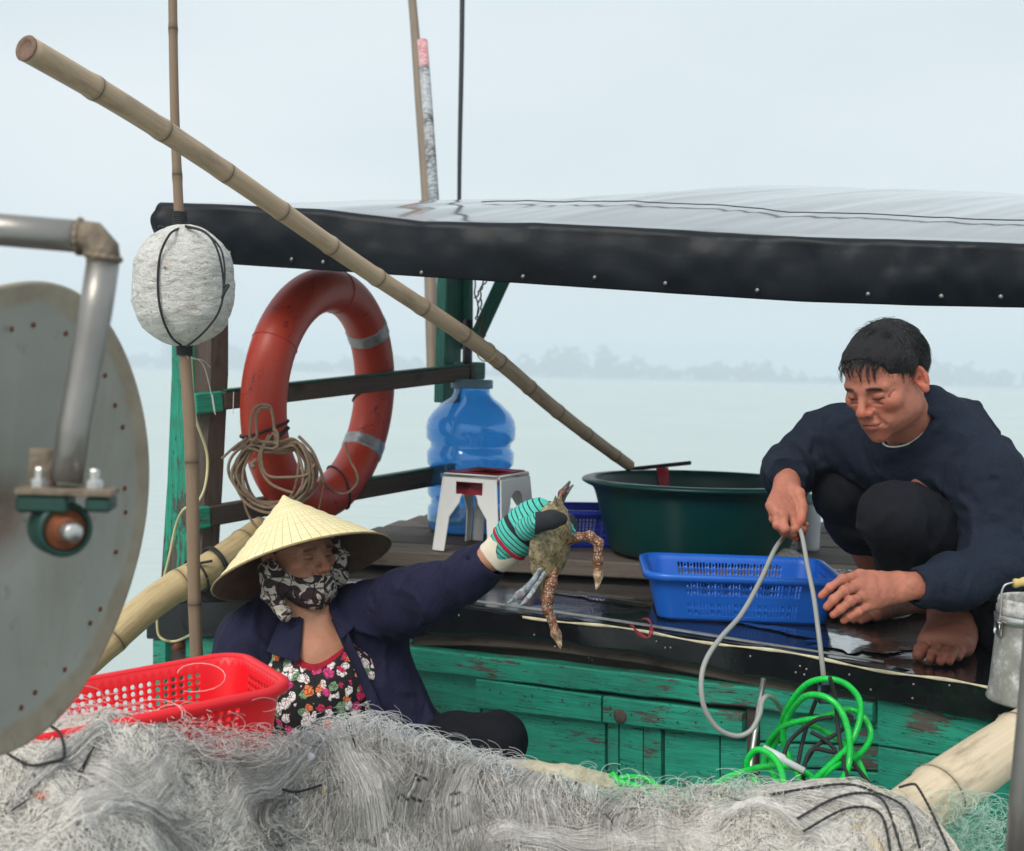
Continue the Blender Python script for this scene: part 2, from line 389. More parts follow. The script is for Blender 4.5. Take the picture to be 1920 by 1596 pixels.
def m_tarp3():
    t = NT('black_valance_tarpaulin'); col = t.mix(t.noise(2, 3), (.004, .0065, .010), (.007, .010, .015)); sp = t.math('LESS_THAN', t.voro(60), 0.035); col = t.mix(t.math('MULTIPLY', sp, .6), col, (.3, .3, .3))
    nb = t.bump(t.noise(3, 4, .5, t.coord('obj', (1, 1, 2))), .3, .02); return t.fin(col, .46, t.bump(t.noise(120, 3), .15, .001, nb), spec=.22)
def m_tarp2():
    t = NT('wet_roof_tarpaulin'); s = t.ramp(t.noise(9, 6, .7, t.coord('obj', (1, 3, 1))), .5, .75); col = t.mix(t.math('MULTIPLY', s, .5), (.020, .023, .026), (.06, .064, .068))
    speck = t.math('LESS_THAN', t.voro(48), 0.05); col = t.mix(t.math('MULTIPLY', speck, .5), col, (.25, .26, .27))
    nb = t.bump(t.noise(3, 3, .5, t.coord('obj', (1, 2.5, 1))), .05, .02); nb2 = t.bump(t.noise(55, 5, .65, t.coord('obj', (1, 3, 1))), .05, .001, nb)
    return t.fin(col, .16, nb2, spec=.6, Coat_Weight=1.0, Coat_Roughness=.10, Coat_IOR=1.42)
def m_skin(name):
    t = NT(name); n = t.noise(55, 5, .65); c = t.mix(1, t.attr(), t.mix(n, (.86, .8, .8), (1.1, 1.1, 1.08)), 'MULTIPLY')
    c = t.mix(t.math('MULTIPLY', t.ramp(t.noise(18, 4), .55, .8), .25), c, (.30, .085, .055))
    h = t.math('ADD', t.noise(300, 3), t.math('MULTIPLY', t.noise(70, 4), 1.0))
    return t.fin(c, t.math('MULTIPLY_ADD', n, .2, .44), t.bump(h, .45, .0025), spec=.38, Subsurface_Weight=.12, Subsurface_Radius=(.012, .004, .002), Subsurface_Scale=.6)
def m_cloth(name, c, rough=.85, weave=700, wr=1.0, spec=.25):
    t = NT(name); c = np.array(c); n = t.noise(7, 5, .6); col = t.mix(n, tuple(c*.65), tuple(c*1.5)); col = t.mix(1, col, t.ramp(t.noise(180, 3), .3, .7, (.8, .8, .8), (1.15, 1.15, 1.15)), 'MULTIPLY')
    cw = t.coord('obj', (1, 1, .6)); w1 = t.noise(8, 3, .5, cw, 1.6); w1 = t.math('ABSOLUTE', t.math('SUBTRACT', w1, .5)); w2 = t.noise(26, 3, .5, cw, .8)
    nb = t.bump(w1, .5*wr, .03); nb = t.bump(w2, .35*wr, .010, nb); nb = t.bump(t.noise(weave, 2), .25, .001, nb)
    return t.fin(col, rough, nb, spec=spec)
M = {}
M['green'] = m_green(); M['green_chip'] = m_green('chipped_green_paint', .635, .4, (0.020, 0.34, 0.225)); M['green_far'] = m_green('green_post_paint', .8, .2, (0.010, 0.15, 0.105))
M['brownwood'] = m_wood('weathered_brown_wood', (.045, .034, .029), (.16, .125, .105)); M['greywood'] = m_wood('grey_wood', (.06, .048, .04), (.20, .165, .14)); M['darkwood'] = m_wood('dark_wood', (.030, .025, .022), (.095, .077, .068))
M['bamboo'] = m_bamboo('bamboo', L(150, 126, 102), L(210, 186, 156), .185, .02); M['bamboo_pole'] = m_bamboo('old_bamboo', L(115, 95, 78), L(150, 128, 106), .36, .1, stain=.3); M['bamboo_boom'] = m_bamboo('thick_bamboo', L(165, 140, 98), L(214, 194, 150), .235, .05)
M['bamboo_pale'] = m_bamboo('pale_bamboo', L(190, 170, 140), L(228, 212, 185), .23, .07, stain=.55); M['stick'] = m_bamboo('wood_pole', L(96, 84, 76), L(150, 134, 116), 5, 1, stain=.5)
M['tarp'] = m_tarp('black_tarpaulin'); M['rooftarp'] = m_tarp2(); M['valance'] = m_tarp3(); M['decktarp'] = m_tarp('wet_deck_covering', (.007, .008, .010), .15)
M['black'] = basic('black_rubber', (.012, .013, .015), .45); M['navyplastic'] = basic('dark_plastic', (.02, .022, .03), .4)
M['steel'] = basic('galvanised_pipe', L(150, 146, 142), .38, .75, .3, 9, .15, 90); M['galv'] = basic('grey_sheet_metal', L(140, 143, 142), .5, .35, .25, 6, .1, 40); M['bright'] = basic('worn_steel', L(200, 198, 195), .35, .9)
M['greencast'] = basic('green_cast_iron', L(22, 62, 54), .45, 0, .3, 30, .2, 120); M['rust'] = basic('rusty_metal', L(128, 72, 42), .8, .1, .5, 40, .5, 150)
M['weld'] = basic('weld_scale', L(132, 118, 102), .7, .3, .6, 50, .6, 120, .006)
M['yarn'] = basic('twisted_rope', L(140, 118, 98), .85, 0, .3, 90, .8, 400, .002); M['cord'] = basic('black_cord', (.018, .019, .021), .7, 0, .2, 60, .6, 500, .001); M['wire'] = basic('cream_cable', L(205, 195, 150), .5)
M['band'] = basic('reflective_band', L(150, 148, 150), .35, .35, .35, 60, .3, 200); M['yellowcord'] = basic('yellow_cord', L(170, 155, 90), .7)
M['hose'] = basic('grey_hose', L(150, 152, 148), .4, 0, .1, 20); M['greenhose'] = basic('green_hose', (.004, .62, .07), .25, 0, .25, 60, .05, 60, spec=.6, Transmission_Weight=.12); M['whitepvc'] = basic('white_pipe', L(205, 207, 210), .4)
M['redplastic'] = basic('red_plastic', (.78, .008, .018), .42, 0, .06, 8, .05, 120, Subsurface_Weight=.1, Subsurface_Scale=.02); M['blueplastic'] = basic('blue_plastic', (.010, .13, .60), .36, 0, .1, 8, .06, 90); M['bluefar'] = basic('dark_blue_plastic', (.008, .03, .36), .4)
M['tub'] = basic('green_tub_plastic', (.001, .040, .036), .34, 0, .15, 4, .04, 60, spec=.35); M['stoolw'] = basic('white_plastic', L(232, 232, 230), .42, 0, .04, 6); M['stoolr'] = basic('red_stool_plastic', L(168, 20, 45), .45, 0, .2, 12)
M['redtape'] = basic('red_tape', L(165, 18, 45), .5, 0, .4, 60); M['redcord'] = basic('red_elastic', L(150, 40, 60), .5)
M['hairs'] = basic('black_hair', (.014, .014, .016), .27, 0, .2, 50, spec=.6); M['scalp'] = basic('hair_mass', (.014, .013, .015), .6, 0, .3, 120, 1.0, 260, .004, spec=.25)
M['skin'] = m_skin('skin'); M['navy'] = m_cloth('navy_sweater', (.010, .016, .031)); M['trouser'] = m_cloth('black_trousers', (.005, .006, .010), wr=.9); M['purple'] = m_cloth('dark_blue_jacket', (.011, .011, .036), .8)
def _lining():
    t = NT('floral_shirt'); co = t.coord('obj', (1, 1, 1)); co = t.n('Mapping').outputs[0] if False else co; wv = t.n('VectorMath', operation='ADD'); nz = t.n('TexNoise'); nz.inputs['Scale'].default_value = 45; t.l(co, nz.inputs['Vector']); sc_ = t.n('VectorMath', operation='SCALE'); t.l(nz.outputs['Color'], sc_.inputs[0]); sc_.inputs[3].default_value = .022; t.l(co, wv.inputs[0]); t.l(sc_.outputs[0], wv.inputs[1]); co = wv.outputs[0]; d = t.voro(46, co); cc = t.voro(46, co, out='Color'); r = t.sep(cc)[0]
    pal = t.ramps(r, [(0, L(235, 225, 225)), (.22, L(215, 60, 130)), (.42, L(230, 130, 75)), (.6, L(238, 232, 230)), (.76, L(205, 45, 95)), (.88, L(120, 160, 120))], True)
    dd = t.math('ADD', d, t.math('MULTIPLY', t.noise(90, 3), .35)); m_ = t.ramp(dd, .68, .71); c = t.mix(m_, pal, (.008, .007, .009))
    inner = t.ramp(t.voro(95, co, 'DISTANCE_TO_EDGE'), .02, .09, (.25, .12, .12), (1, 1, 1)); c = t.mix(1, c, inner, 'MULTIPLY')
    return t.fin(c, .8, t.bump(t.noise(14, 3), .5, .02))
M['floral'] = _lining()
def _scarf():
    t = NT('patterned_scarf'); n = t.noise(21, 1.5, .4, None, 2.0); a = t.ramps(n, [(0, L(44, 28, 32)), (.475, L(58, 36, 42)), (.51, L(205, 198, 184)), (.62, L(178, 170, 158)), (.65, L(40, 24, 28))])
    v = t.ramp(t.voro(26, None, 'DISTANCE_TO_EDGE'), .015, .05, (.18, .12, .13), (1, 1, 1)); a = t.mix(1, a, v, 'MULTIPLY')
    return t.fin(a, .8, t.bump(t.noise(22, 3, .5, None, 1), .6, .02))
M['scarf'] = _scarf(); M['redtrim'] = m_cloth('red_neckline', (.35, .012, .03))
def _hat():
    t = NT('palm_leaf'); s_ = t.sep(t.coord('tc')); u, r = s_[0], s_[1]
    lf = t.math('FRACT', t.math('MULTIPLY', u, 58)); seam = t.math('LESS_THAN', lf, .07); wob = t.noise(30, 3)
    rg = t.math('FRACT', t.math('ADD', t.math('MULTIPLY', r, 62), t.math('MULTIPLY', wob, .3))); ring = t.math('LESS_THAN', rg, .09)
    n = t.noise(26, 5); c = t.mix(n, L(232, 214, 158), L(250, 238, 196)); c = t.mix(t.math('MULTIPLY', ring, .38), c, L(150, 128, 80)); c = t.mix(t.math('MULTIPLY', seam, .6), c, L(110, 90, 60))
    c = t.mix(t.math('MULTIPLY', t.ramp(t.noise(60, 5), .62, .75), .35), c, L(140, 115, 75))
    h = t.math('ADD', t.math('MULTIPLY', t.math('ABSOLUTE', t.math('SUBTRACT', rg, .5)), -.8), t.math('MULTIPLY', seam, -.6))
    return t.fin(c, .62, t.bump(h, .5, .002), Subsurface_Weight=.08, Subsurface_Scale=.02)
M['hat'] = _hat(); M['hatin'] = basic('hat_lining', L(120, 92, 78), .8, 0, .3, 40, .3, 90); M['hatrim'] = basic('hat_rim', L(150, 130, 95), .8, 0, .3, 120, .5, 300)
def _glove():
    t = NT('striped_glove'); s_ = t.sep(t.coord('tc')); x = t.math('ADD', s_[0], t.math('MULTIPLY', t.noise(25, 2), .004))
    f = t.math('FRACT', t.math('MULTIPLY', x, 105)); ln = t.math('LESS_THAN', f, .24)
    wide = t.math('LESS_THAN', t.math('ABSOLUTE', t.math('SUBTRACT', x, .072)), .0042)
    k = t.math('MAXIMUM', ln, wide); k = t.math('MAXIMUM', k, t.math('SUBTRACT', 1.0, t.sep(t.attr())[0])); c = t.mix(t.noise(200, 2), L(40, 165, 150), L(105, 210, 195)); c = t.mix(k, c, t.mix(t.noise(300, 2), (.006, .007, .010), (.022, .026, .034)))
    blk = t.sep(t.attr('Col'))
    return t.fin(c, .85, t.bump(t.noise(420, 2), .6, .002))
M['glove'] = _glove()
def _crab():
    t = NT('crab_shell'); n = t.noise(130, 5, .7); v = t.voro(210); sp = t.math('LESS_THAN', v, .32)
    c = t.mix(1, t.attr(), t.mix(t.ramp(n, .35, .65), (.32, .30, .26), (1.6, 1.6, 1.5)), 'MULTIPLY'); c = t.mix(1, c, t.ramp(t.noise(45, 4, .6), .35, .6, (.55, .52, .46), (1.15, 1.15, 1.1)), 'MULTIPLY'); a2 = t.sep(t.attr('tc'))
    c = t.mix(t.math('MULTIPLY', sp, t.math('MULTIPLY', a2[0], .8)), c, (.55, .46, .36))
    return t.fin(c, .38, t.bump(t.math('ADD', n, t.math('MULTIPLY', v, -.8)), .6, .002), spec=.55)
M['crab'] = _crab()
def _foam():
    t = NT('crusted_foam'); n = t.noise(26, 7, .75, t.coord('obj', (1, 1, 2.2)), .4); c = t.ramps(n, [(0, L(120, 116, 106)), (.34, L(190, 188, 180)), (.46, L(232, 230, 225)), (.8, L(246, 245, 242))])
    c = t.mix(t.math('MULTIPLY', t.ramp(t.noise(11, 4, .6), .62, .74), .35), c, L(190, 120, 110))
    vd = t.ramp(t.noise(90, 4, .7), .26, .42, (.35, .35, .33), (1, 1, 1)); c = t.mix(1, c, vd, 'MULTIPLY')
    nb = t.bump(n, 1, .014); nb = t.bump(t.math('ABSOLUTE', t.math('SUBTRACT', t.noise(16, 4, .6, t.coord('obj', (1, 1, 2.6)), .8), .5)), .9, .02, nb); return t.fin(c, .85, t.bump(t.noise(110, 5, .7), .8, .004, nb), spec=.3)
M['foam'] = _foam()
def _crust():
    t = NT('crusted_gunwale'); n = t.noise(30, 7, .75); c = t.ramps(n, [(.2, L(120, 108, 86)), (.5, L(205, 194, 166)), (.8, L(230, 222, 200))])
    return t.fin(c, .9, t.bump(t.noise(60, 7, .75), .9, .01))
M['crust'] = _crust()
def _ring():
    t = NT('orange_red_plastic'); a = t.noise(5, 4, .6); c = t.mix(a, (.32, .026, .015), (.60, .062, .028)); c = t.mix(t.math('MULTIPLY', t.ramp(t.noise(40, 5, .7), .55, .8), .3), c, (.16, .03, .03))
    sc = t.math('LESS_THAN', t.math('ABSOLUTE', t.math('SUBTRACT', t.noise(7, 3, .5, None, .8), .5)), .0025); c = t.mix(t.math('MULTIPLY', sc, .7), c, (.05, .008, .01))
    return t.fin(c, t.math('MULTIPLY_ADD', a, .25, .3), t.bump(t.noise(30, 4), .12, .004), spec=.45)
M['ring'] = _ring()
def _disc():
    t = NT('painted_disc_metal'); n = t.noise(4, 6, .6); c = t.mix(n, L(138, 138, 132), L(178, 177, 168)); r = t.sep(t.coord('tc'))[1]
    e = t.math('ADD', r, t.math('MULTIPLY', t.noise(9, 5, .7), .045)); m_ = t.ramp(e, .292, .302); c = t.mix(t.math('MULTIPLY', m_, .8), c, t.mix(t.noise(25, 5), L(120, 95, 75), L(190, 178, 155)))
    hub = t.ramp(e, .045, .10, (1, 1, 1), (0, 0, 0)); c = t.mix(t.math('MULTIPLY', hub, .75), c, t.mix(t.noise(14, 4), L(50, 48, 46), L(135, 92, 68)))
    sp = t.ramp(t.noise(22, 5, .7), .62, .72); c = t.mix(t.math('MULTIPLY', sp, .55), c, L(120, 88, 66)); st_ = t.ramp(t.noise(5, 6, .7, t.coord('obj', (1, 1, .3))), .52, .74); c = t.mix(t.math('MULTIPLY', st_, .4), c, L(128, 104, 84))
    return t.fin(c, .42, t.bump(t.noise(6, 3), .15, .01), .1)
M['disc'] = _disc()
def _bucket():
    t = NT('cement_stained_bucket'); n = t.noise(16, 7, .75); c = t.ramps(n, [(.3, L(112, 112, 106)), (.5, L(150, 150, 144)), (.62, L(205, 205, 202))]); return t.fin(c, .6, t.bump(n, .3, .004))
M['bucket'] = _bucket()
t = NT('blue_translucent_plastic'); M['jug'] = t.fin((.19, .55, .93), .05, t.bump(t.noise(20, 2), .05, .003), spec=.6, Coat_Weight=.6, Transmission_Weight=.85, IOR=1.42)
M['jugcap'] = basic('grey_blue_cap', L(110, 140, 155), .5)
def _net():
    t = NT('net_mass'); n = t.noise(26, 8, .8, None, 1.2); n2 = t.noise(4, 5, .6); c = t.ramps(n, [(.34, (.02, .021, .022)), (.47, (.19, .19, .19)), (.55, (.72, .72, .70)), (.68, (.85, .85, .83))])
    c = t.mix(t.math('MULTIPLY', t.ramp(n2, .45, .7), .6), c, (.12, .125, .13)); return t.fin(c, .8, t.bump(n, 1, .012))
M['netmass'] = _net()
def _mono():
    t = NT('monofilament'); c = t.mix(1, (1, .975, .94), t.attr(), 'MULTIPLY'); return t.fin(c, .35, None, spec=.5)
M['mono'] = _mono()
def _water():
    t = NT('sea_water'); c = t.mix(t.noise(.12, 4, .5), (.37, .45, .42), (.47, .55, .52)); w = t.noise(1.6, 5, .55, t.coord('obj', (1, 1.8, 1))); b = t.bump(w, .22, .08)
    return t.fin(c, .22, b, spec=.5)
M['water'] = _water(); M['tree'] = basic('far_foliage', (.05, .065, .06), .9, 0, .4, .2, .2, 1); M['land'] = basic('far_shore', (.09, .09, .08), .9)
M['wetfilm'] = basic('sky_mirror_film', (.010, .011, .013), .05, 0, .2, 20, .35, 26, .006, spec=1.0, rv=.02, Coat_Weight=1.0, Coat_Roughness=.02)  # glossy film for the added deck patches that mirror the sky
M['crumple'] = basic('crumpled_grey_plastic', L(120, 120, 118), .4, 0, .5, 30, .6, 60, .01)
# ------------------------------------------------------------------ setting
V, F, T = grid(90, 90, lambda u, v: ((u-.5)*3000, -30+(v**2.2)*2600, 0)); mobj('water', V, F, M['water'], kind='structure')
def shore(u, v):
    x = -1500+u*3000; y = 1000+v*180+60*math.sin(u*7); return (x, y, -0.4+v*2.2+math.sin(u*40)*.3)
V, F, T = grid(120, 6, shore); mobj('shore', V, F, M['land'], kind='structure')
mb = MB()
for i in range(900):
    x = rng.uniform(-1100, 1100); y = rng.uniform(1040, 1120); tall = 0.55+0.45*math.sin(x*.011+1.3)*math.sin(x*.029); s_ = rng.uniform(3, 7)*(0.6+.7*max(tall, 0)); h = s_*rng.uniform(.4, 1.3)*(0.6+max(tall, 0))
    n = 26; th = rng.uniform(0, 6.28, n); ph = np.arccos(rng.uniform(-1, 1, n)); rr = rng.uniform(.6, 1, n)
    for a, b, q in zip(th, ph, rr):
        c = np.array([x+s_*q*math.sin(b)*math.cos(a), y+s_*.6*q*math.sin(b)*math.sin(a), 1+h+h*.8*q*math.cos(b)]); e = rng.normal(size=(3, 3)); e /= np.linalg.norm(e, axis=1)[:, None]; e *= s_*.45
        mb.add([c+e[0], c+e[1], c+e[2], c-e[0]], [(0, 1, 2), (1, 2, 3), (0, 2, 3)])
mb.obj('far_trees', M['tree'], kind='stuff', smooth=False, label='hazy line of far trees along the opposite shore')
# ------------------------------------------------------------------ the green boat
B_ = np.array([.63, .777, 0.0]); A_ = np.array([.777, -.63, 0.0])
_hx = [200, 300, 600, 850, 1400, 1900, 2100]; _hy = [3.70, 3.62, 3.5, 3.33, 2.86, 2.50, 2.36]
def Yh(x): return float(np.interp(x, _hx, _hy))
def H(x, y, off=0.0): return P(x, y, Yh(x))-B_*off
def ip(pl, x): return float(np.interp(x, [p[0] for p in pl], [p[1] for p in pl]))
boat = empty('fishing_boat', (0.3, 3.6, 0.0), 'green wooden fishing boat with black tarpaulin roof and flaking paint', 'boat')
def strip(name, top, bot, off, th, m, lab=None, n=30, wob=0.0, parent=boat, lx=None, ends=True):
    x0, x1 = top[0][0], top[-1][0]; V = []; T = []; F = []; s = 0; pr = None; sd = len(name)+x0
    for i in range(n+1):
        x = x0+(x1-x0)*i/n; a = H(x, ip(top, x), off); b = H(x, ip(bot, x), off)
        if wob:
            w = math.sin(x*.031+sd)*.6+math.sin(x*.083+sd*2)*.4; a[2] += wob*w; b[2] += wob*math.sin(x*.047+sd*3)
        if pr is not None: s += np.linalg.norm(a-pr)
        pr = a; bv = min(.004, th*.3); hgt = a[2]-b[2]; dz = np.array([0, 0, bv])
        for q, e in ((a+B_*th, 0), (a+B_*bv, th), (a-dz, th+bv), (b+dz, th+hgt), (b+B_*bv, th+hgt+bv), (b+B_*th, 2*th+hgt)): V.append(q); T.append((s+sd, e+sd*.37, 0.3*e))
    for i in range(n):
        for k in range(5): F.append((i*6+k, i*6+k+1, (i+1)*6+k+1, (i+1)*6+k))
    F.append(tuple(range(6))[::-1]); F.append(tuple(n*6+k for k in range(6)))
    o = mobj(name, V, F, m, parent, smooth=False, tc=T, label=lab); return o
Tl = [(285, 1130), (400, 1127), (600, 1122), (850, 1131), (1100, 1165), (1400, 1207), (1600, 1240), (1900, 1292), (2100, 1330)]
Bl = [(285, 1197), (600, 1190), (870, 1187), (1000, 1195), (1200, 1222), (1400, 1262), (1640, 1306), (1900, 1360), (2100, 1404)]
# hull backing
strip('hull_side', [(x, y+2) for x, y in Bl], [(x, 2300) for x, y in Bl], -.045, .05, M['darkwood'])
strip('deck_fascia', Tl, Bl, .018, .03, M['decktarp'], 'black tarpaulin band folded over the deck edge', n=60, wob=.0025)
strip('beam', [(x, y+1) for x, y in Bl if x <= 1640], [(x, y+26) for x, y in Bl if x <= 1640], -.012, .04, M['brownwood'])
strip('rub_rail', [(735, 1208), (900, 1228), (1100, 1251), (1400, 1287), (1640, 1318)], [(735, 1249), (900, 1270), (1100, 1293), (1400, 1325), (1640, 1353)], .012, .05, M['green_chip'], 'flaking green rail below the brown beam', wob=.0015)
strip('hatch_plank', [(897, 1271), (1131, 1304)], [(897, 1327), (1131, 1354)], .010, .035, M['green'])
kp = strip('hatch_plank', [(1136, 1304), (1396, 1336)], [(1136, 1354), (1396, 1383)], .012, .035, M['green_chip'])
# knot on plank
c = H(1168, 1341, .012); mb = MB(); V, F, T = tube([c+B_*.004, c-B_*.002, c-B_*.004], [.0185, .018, .013], 20); mb.add(V, F, T); mb.obj('wood_plug', M['brownwood'], boat)
for (x0, x1, yt0, yt1) in ((772, 895, 1252, 1268), (899, 1128, 1324, 1352), (1134, 1153, 1352, 1354), (1156, 1199, 1354, 1360), (1202, 1234, 1360, 1364), (1240, 1342, 1364, 1376), (1346, 1398, 1376, 1382)):
    strip('hull_board', [(x0, yt0), (x1, yt1)], [(x0, 1520), (x1, 1560)], -.016+((x0*7) % 5)*.001, .03, M['green'] if (x0 % 3) else M['green_chip'], n=8)
strip('hull_board', [(772, 1318), (895, 1336)], [(772, 1560), (895, 1560)], -.013, .03, M['green_chip'], n=8)
strip('door_frame', [(1399, 1325), (1415, 1327)], [(1399, 1560), (1415, 1560)], -.004, .04, M['darkwood'], n=4)
strip('hull_board', [(1417, 1326), (1642, 1353)], [(1417, 1394), (1642, 1401)], -.02, .03, M['green'], n=12)
strip('hull_board', [(1417, 1397), (1642, 1405)], [(1417, 1440), (1642, 1450)], -.018, .03, M['green_chip'], n=12)
strip('hull_board', [(1417, 1443), (1642, 1453)], [(1417, 1560), (1642, 1600)], -.02, .03, M['green'], n=12)
strip('hull_board', [(1644, 1309), (1900, 1361), (2100, 1405)], [(1644, 1400), (1900, 1438), (2100, 1470)], -.004, .03, M['green_chip'], n=20, wob=.001)
strip('hull_board', [(1644, 1402), (1900, 1441), (2100, 1473)], [(1644, 1500), (1900, 1545), (2100, 1575)], -.007, .03, M['green'], n=20, wob=.001)
strip('hull_board', [(1644, 1502), (1900, 1548), (2100, 1578)], [(1644, 1600), (1900, 1640), (2100, 1680)], -.004, .03, M['green'], n=20)
strip('hull_board', [(1644, 1602), (1900, 1643), (2100, 1683)], [(1644, 1900), (1900, 1930), (2100, 1950)], -.007, .03, M['green'], n=20)
# left end of the hull
strip('hull_board', [(345, 1196), (600, 1191), (770, 1196)], [(345, 1236), (600, 1236), (770, 1240)], -.006, .03, M['green'], n=14)
strip('hull_board', [(345, 1238), (600, 1238), (770, 1242)], [(345, 1420), (600, 1480), (770, 1520)], -.009, .03, M['green_chip'], n=14)
strip('corner_post', [(289, 1197), (312, 1197)], [(287, 1420), (310, 1420)], .004, .06, M['green_chip'], n=4)
strip('corner_post', [(312.5, 1197), (344, 1197)], [(311, 1420), (344, 1420)], -.016, .05, M['darkwood'], n=4)
c = H(338, 1212, .012); V, F, T = tube([c+B_*.02, c-B_*.004, c-B_*.008], [.011, .011, .006], 8); mobj('bolt', V, F, M['rust'], boat)
# nails in fascia and planks
mbn = MB()
for (x, y) in ((1415, 1228), (1508, 1246), (1520, 1252), (1500, 1258), (1516, 1262), (1720, 1280), (1787, 1282), (1718, 1306), (1240, 1200), (1256, 1212), (1266, 1212), (1011, 1188), (870, 1152), (1050, 1210), (700, 1150), (1880, 1338), (1600, 1262), (1640, 1290)):
    c = H(x, y, .02); V, F, T = tube([c, c-B_*.0015, c-B_*.002], [.0025, .002, .0008], 6); mbn.add(V, F, T)
mbn.obj('rivets', M['bright'], boat, label='small bright nail heads in the black deck fascia', kind='stuff')
mbn = MB()
for (x, y) in ((925, 1292), (945, 1297), (990, 1304), (1004, 1303), (1060, 1311), (1110, 1320), (1150, 1325), (1150, 1338), (1190, 1338), (1240, 1347), (1276, 1352), (1310, 1353), (1358, 1352), (1110, 1232), (1116, 1236)):
    c = H(x, y, .0135); V, F, T = tube([c, c-B_*.0006], [.003, .0025], 6); mbn.add(V, F, T)
mbn.obj('nail_heads', M['darkwood'], boat, kind='stuff')
# pale cord and plastic edge along the deck edge
pts = [H(x, ip(Tl, x)+3*math.sin(x*.02)+4, .022)+np.array([0, 0, .002]) for x in np.linspace(990, 1905, 60)]
V, F, T = tube(pts, .0032+.0012*np.sin(np.arange(60)*.9), 6, rb=.0018); mobj('edge_cord', V, F, basic('cream_edge_cord', L(215, 200, 170), .7, 0, .4, 30), boat, tc=T)
pts = [H(x, ip(Tl, x)-14+4*math.sin(x*.013)-(x-850)*.006, -.02) for x in np.linspace(840, 1650, 60)]
pts = [np.array([p[0], p[1], .9085]) for p in pts]
V, F, T = tube(pts, .0028, 8, rb=[.011*min(1, (60-i)/25)+.001 for i in range(60)]); mobj('plastic_edging', V, F, basic('grey_edging', L(125, 128, 125), .35, 0, .5, 25, .4, 60), boat, tc=T)
# deck covering
def deck(u, v):
    x = 285+u*(2100-285); a = H(x, ip(Tl, x), .018); d = v*1.9; p = a+B_*d
    p[2] = a[2]+(0.9-a[2])*min(1, d/.12)+.0015*vnoise(np.array([p[0], p[1], 0]), 9)+.003*vnoise(np.array([p[0], p[1], 3.]), 3); return p
V, F, T = grid(120, 60, deck); mobj('deck', V, F, M['decktarp'], boat, label='wet black tarpaulin deck covering')
# raised platform of planks
s0, s1 = np.array([-.62, 3.93, 0]), np.array([1.9, 3.42, 0]); sdir = unit(s1-s0); sper = np.array([-sdir[1], sdir[0], 0]); Ls = np.linalg.norm(s1-s0)
for k in range(7):
    w = .19; d0 = .0+k*(w+.006); mm = M['greywood'] if k % 3 == 0 else M['darkwood'] if k % 2 else M['brownwood']
    c = s0+sdir*Ls/2+sper*(d0+w/2); c[2] = .933+(.002 if k % 2 else 0); sh = (1.2+.05*k)
    V, F, T = box(c+sdir*(.02*k), sdir*Ls/2, sper*w/2, (0, 0, .0235), .004); T = [(t_[0]+k*3, t_[1]+k, t_[2]) for t_ in T]; mobj('deck_plank', V, F, mm, boat, smooth=False, tc=T)
# far edge sill
V, F, T = box(P(745, 998, 4.5)+np.array([0, 0, -.008]), np.array([.09, .10, .016]), np.array([-.02, .02, 0]), (0, 0, .016), .003); mobj('sill', V, F, M['darkwood'], boat, tc=T, smooth=False)
# posts and rails
def beam2(name, p, q, w, h, m, side=None, lab=None):
    p, q = np.asarray(p, float), np.asarray(q, float); ax = (q-p)/2; z = np.array([0, 0, 1.0]) if side is None else unit(side)
    ay = unit(np.cross(ax, z))*w/2; az = unit(np.cross(ay, ax))*h/2; V, F, T = box((p+q)/2, ax, ay, az, .004); T = [(t_[0]+p[0]*5, t_[1]+p[1]*3, t_[2]) for t_ in T]
    return mobj(name, V, F, m, boat, smooth=False, tc=T, label=lab)
# tapered left post: green face board + brown back board
def taper(name, pl, Y, th, m, lab=None):
    """pl: (xl,xr,y) rows"""
    V = []; T = []
    for (xl, xr, y) in pl:
        a, b = P(xl, y, Y), P(xr, y, Y)
        for q in (a, b, b+B_*th, a+B_*th): V.append(q); T.append((q[2], np.dot(q, A_)*1.0, np.dot(q, B_)))
    F = [(i*4+k, i*4+(k+1) % 4, i*4+4+(k+1) % 4, i*4+4+k) for i in range(len(pl)-1) for k in range(4)]+[(3, 2, 1, 0), tuple(len(V)-4+k for k in range(4))]
    F = [f[::-1] for f in F]
    return mobj(name, V, F, m, boat, smooth=False, tc=T, label=lab)
taper('post', [(322, 350, 560), (322, 352, 700), (314, 353, 900), (305, 352, 1040), (299, 353, 1135)], 3.60, .03, M['green_chip'], 'narrow post with badly flaked green paint')
taper('post', [(353, 396, 560), (354, 396, 700), (354, 386, 900), (354, 378, 1040), (354, 372, 1135)], 3.62, .06, M['brownwood'], 'dark brown unpainted post')
r0, r1 = P(366, 757, 3.585), P(885, 698, 4.42); beam2('rail', r0+(r1-r0)*.075, r1, .035, .052, M['brownwood'], lab='weathered brown upper rail behind the lifebuoy'); beam2('rail', r0-(r1-r0)*.01, r0+(r1-r0)*.073, .038, .058, M['green_chip'], lab='green painted end of the upper rail')
q0, q1 = P(366, 972, 3.60), P(850, 888, 4.42); beam2('rail', q0+(q1-q0)*.04, q1, .03, .058, M['darkwood'], lab='dark lower rail with green top edge'); beam2('rail', q0-(q1-q0)*.01, q0+(q1-q0)*.038, .036, .062, M['green_chip'], lab='green painted end of the lower rail')
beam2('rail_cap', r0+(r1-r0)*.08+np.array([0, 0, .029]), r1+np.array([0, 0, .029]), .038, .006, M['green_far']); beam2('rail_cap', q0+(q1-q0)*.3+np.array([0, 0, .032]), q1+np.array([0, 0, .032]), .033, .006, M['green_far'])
a, b = P(845, 480, 4.5), P(838, 755, 4.5); beam2('post', a, b, .088, .05, M['green_far'], side=A_, lab='green post under the roof behind the water jug')
